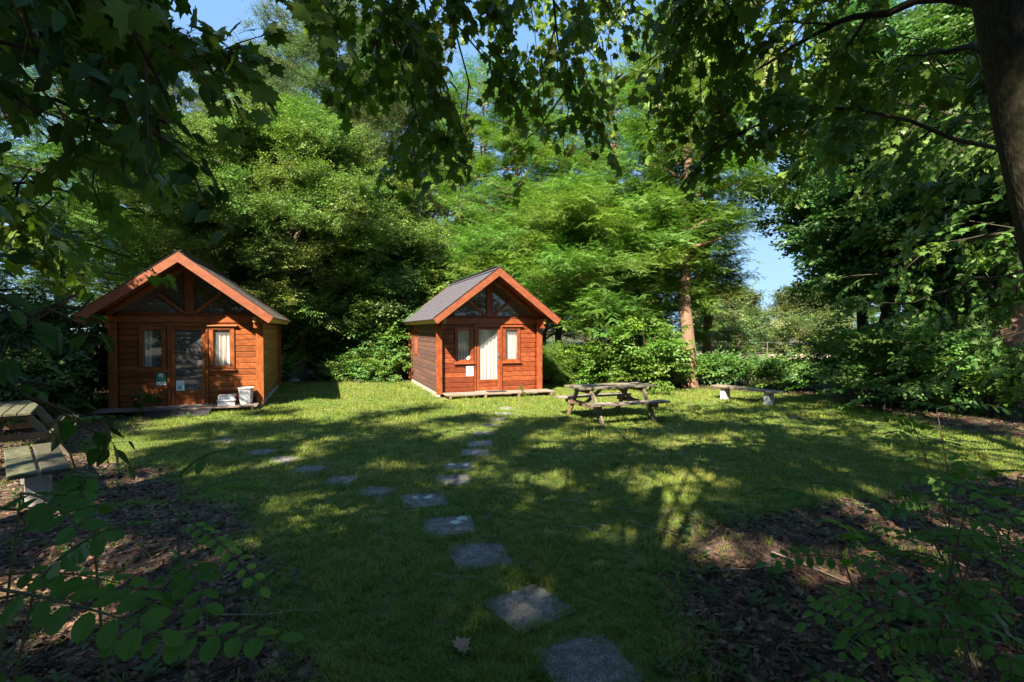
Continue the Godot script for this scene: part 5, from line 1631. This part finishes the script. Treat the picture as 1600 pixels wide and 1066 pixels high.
# tall trees behind and beside the camera whose crowns shade the lawn: [trunk x, d, label, blobs of x, y, d, radius, clumps]
func shade_trees() -> void:
	var T := [
		[-5.5, -3.5, "tall ash behind the viewer's left shoulder", [[-8.6, 8.0, -4.6, 2.1, 260], [-6.3, 8.6, -4.8, 2.1, 280], [-8.4, 8.2, -2.0, 2.0, 240], [-6.0, 8.0, -2.2, 2.1, 280], [-4.0, 9.0, -4.4, 2.1, 280]]],
		[-6.6, 0.8, "tall ash standing left of the viewer", [[-8.2, 7.6, 0.6, 1.9, 230], [-5.9, 8.2, 0.4, 2.0, 260], [-5.8, 7.6, 2.6, 1.8, 200], [-7.9, 7.4, 2.9, 1.7, 190], [-3.9, 8.2, 1.6, 1.8, 220]]],
		[-1.6, -5.5, "tall ash directly behind the viewer", [[-3.6, 8.4, -2.0, 2.1, 280], [-1.5, 9.2, -4.6, 2.1, 190], [-1.2, 8.4, -2.2, 2.1, 280], [0.8, 9.0, -4.8, 2.1, 130], [-3.6, 8.6, -0.2, 1.9, 220]]],
		[2.6, -3.0, "tall ash behind the viewer's right shoulder", [[1.2, 8.6, -2.2, 2.1, 260], [3.4, 8.8, -3.6, 2.1, 260], [-1.2, 8.4, 0.2, 2.0, 240], [1.2, 8.0, 0.2, 2.0, 230], [3.5, 8.4, -1.2, 2.1, 230], [-1.2, 8.4, 2.2, 1.6, 150]]],
		[7.0, -0.5, "tall ash standing right of the viewer", [[3.6, 8.2, 1.2, 2.0, 200], [5.8, 8.6, -1.0, 2.1, 230], [5.9, 8.4, 1.4, 2.1, 210], [8.0, 8.6, 0.6, 2.1, 220], [1.3, 8.0, 2.2, 1.7, 150], [8.2, 8.4, 3.0, 2.0, 180], [3.6, 8.2, 3.4, 1.7, 120], [6.0, 8.2, 3.6, 1.9, 150]]],
		[-3.0, -9.5, "tall ash further behind the viewer", [[-6.5, 8.5, -7.4, 2.2, 300], [-4.2, 8.8, -7.2, 2.2, 300], [-2.0, 8.6, -7.0, 2.2, 300], [0.2, 8.8, -7.3, 2.2, 150], [2.4, 8.6, -6.4, 2.2, 280], [-8.6, 8.4, -6.8, 2.2, 280], [-3.3, 8.6, -5.8, 1.9, 320], [-1.2, 8.8, -6.0, 1.9, 120], [-5.4, 8.6, -5.9, 1.9, 300]]],
		[-11.5, 4.2, "leafy ash left of the picture", [[-10.6, 6.4, 5.4, 1.7, 190], [-11.0, 7.4, 7.4, 1.7, 170], [-12.2, 6.4, 5.4, 1.8, 190], [-9.9, 6.6, 3.4, 1.7, 180], [-9.4, 5.6, 7.5, 1.2, 110], [-8.5, 5.4, 7.8, 0.8, 50]]],
		[12.5, 5.5, "leafy ash right of the picture", [[10.4, 8.2, 4.6, 2.1, 220], [9.0, 8.4, 6.0, 1.8, 170], [12.4, 8.2, 6.4, 2.2, 220], [12.6, 7.4, 9.2, 2.0, 200], [10.2, 8.6, 8.2, 1.7, 150], [5.4, 9.2, 6.0, 1.7, 150], [7.2, 9.4, 7.4, 1.8, 190], [8.8, 9.6, 9.0, 1.8, 190], [4.6, 9.2, 4.4, 1.6, 120], [7.0, 9.0, 5.4, 1.6, 140]]]]
	for q in T:
		rng.seed = hash(q[2]) % 100000
		var t := thing("ash_tree", q[2], "tree", V(q[0], 0, q[1]), 0.0, "tall trees shading the lawn")
		var b := MB.new()
		b.tube(PackedVector3Array([Vector3(0, -0.2, 0), Vector3(0, 0.1, 0), Vector3(0.05, 2.5, 0), Vector3(-0.05, 5.2, 0.05), Vector3(0.0, 8.6, 0)]), PackedFloat32Array([0.36, 0.28, 0.22, 0.18, 0.07]), 10)
		put("trunk", b.mesh(), M.bark_dark, t)
		var bl := []
		for k in q[3]: bl.append([V(k[0], k[1], k[2]), k[3], int(k[4] * (1.0 if q[1] < -8.0 or q[0] > 12.0 else (0.52 if q[0] > 2.0 else 0.58)))])
		high_crown(t, bl, "broad", Color(0.055, 0.1, 0.022))

# ---------------------------------------------------------------- the scene
func _ready() -> void:
	var cam := Camera3D.new()
	cam.name = "camera"
	add_child(cam)
	cam.position = Vector3(0, EYE, 0)
	cam.rotation.x = -atan((533.0 - 515.2) / 836.6)
	cam.fov = rad_to_deg(2.0 * atan(533.0 / 836.6))
	cam.near = 0.05
	cam.far = 1500.0
	cam.current = true
	var env := Environment.new()
	env.background_mode = Environment.BG_SKY
	env.tonemap_mode = Environment.TONE_MAPPER_LINEAR
	env.tonemap_exposure = 4.8
	env.sdfgi_enabled = true
	env.ssao_enabled = true
	env.ssil_enabled = true
	var sky := ProceduralSkyMaterial.new()
	sky.sky_top_color = lin(0.058, 0.115, 0.225)
	sky.sky_horizon_color = lin(0.13, 0.205, 0.275)
	sky.sky_curve = 0.18
	sky.ground_bottom_color = lin(0.03, 0.035, 0.02)
	sky.ground_horizon_color = lin(0.15, 0.2, 0.22)
	sky.sun_angle_max = 12.0
	env.sky = Sky.new()
	env.sky.sky_material = sky
	var we := WorldEnvironment.new()
	we.name = "environment"
	we.environment = env
	add_child(we)
	var sun := DirectionalLight3D.new()
	sun.name = "sun"
	add_child(sun)
	sun.basis = Basis.looking_at(Vector3(0.25, -0.672, -0.695).normalized(), Vector3.UP)
	sun.light_energy = 1.5
	sun.light_color = Color(1.0, 0.945, 0.85)
	sun.light_angular_distance = 0.5
	sun.shadow_enabled = true

	hills.seed = 4
	hills.frequency = 0.12
	patch.seed = 9
	patch.frequency = 0.09
	materials()
	M.lichen = mottled("lichen", 44, lin(0.3, 0.36, 0.31), lin(0.5, 0.56, 0.5), 0.2, 6.0, 0.9, 0.1)
	M.fallen = plain("fallen_leaf", lin(0.3, 0.17, 0.1), 0.8)
	M.twig = plain("twig", lin(0.22, 0.17, 0.13), 0.85)
	leaf_library()
	build_ground()
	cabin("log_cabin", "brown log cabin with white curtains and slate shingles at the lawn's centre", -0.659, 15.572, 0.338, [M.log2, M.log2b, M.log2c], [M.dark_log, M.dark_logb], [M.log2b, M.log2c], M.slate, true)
	cabin("log_cabin", "orange log cabin with a dark glass door at the left", -7.623, 12.684, 0.331, [M.log1, M.log1b, M.log1c], [M.log1b, M.log1c], [M.ochre_log, M.ochre_logb], M.mossy, false)
	small_things()
	forest()
	canopy()
	shade_trees()
	wood_behind()
	build_grass()
	build_litter()
	foreground_plants()
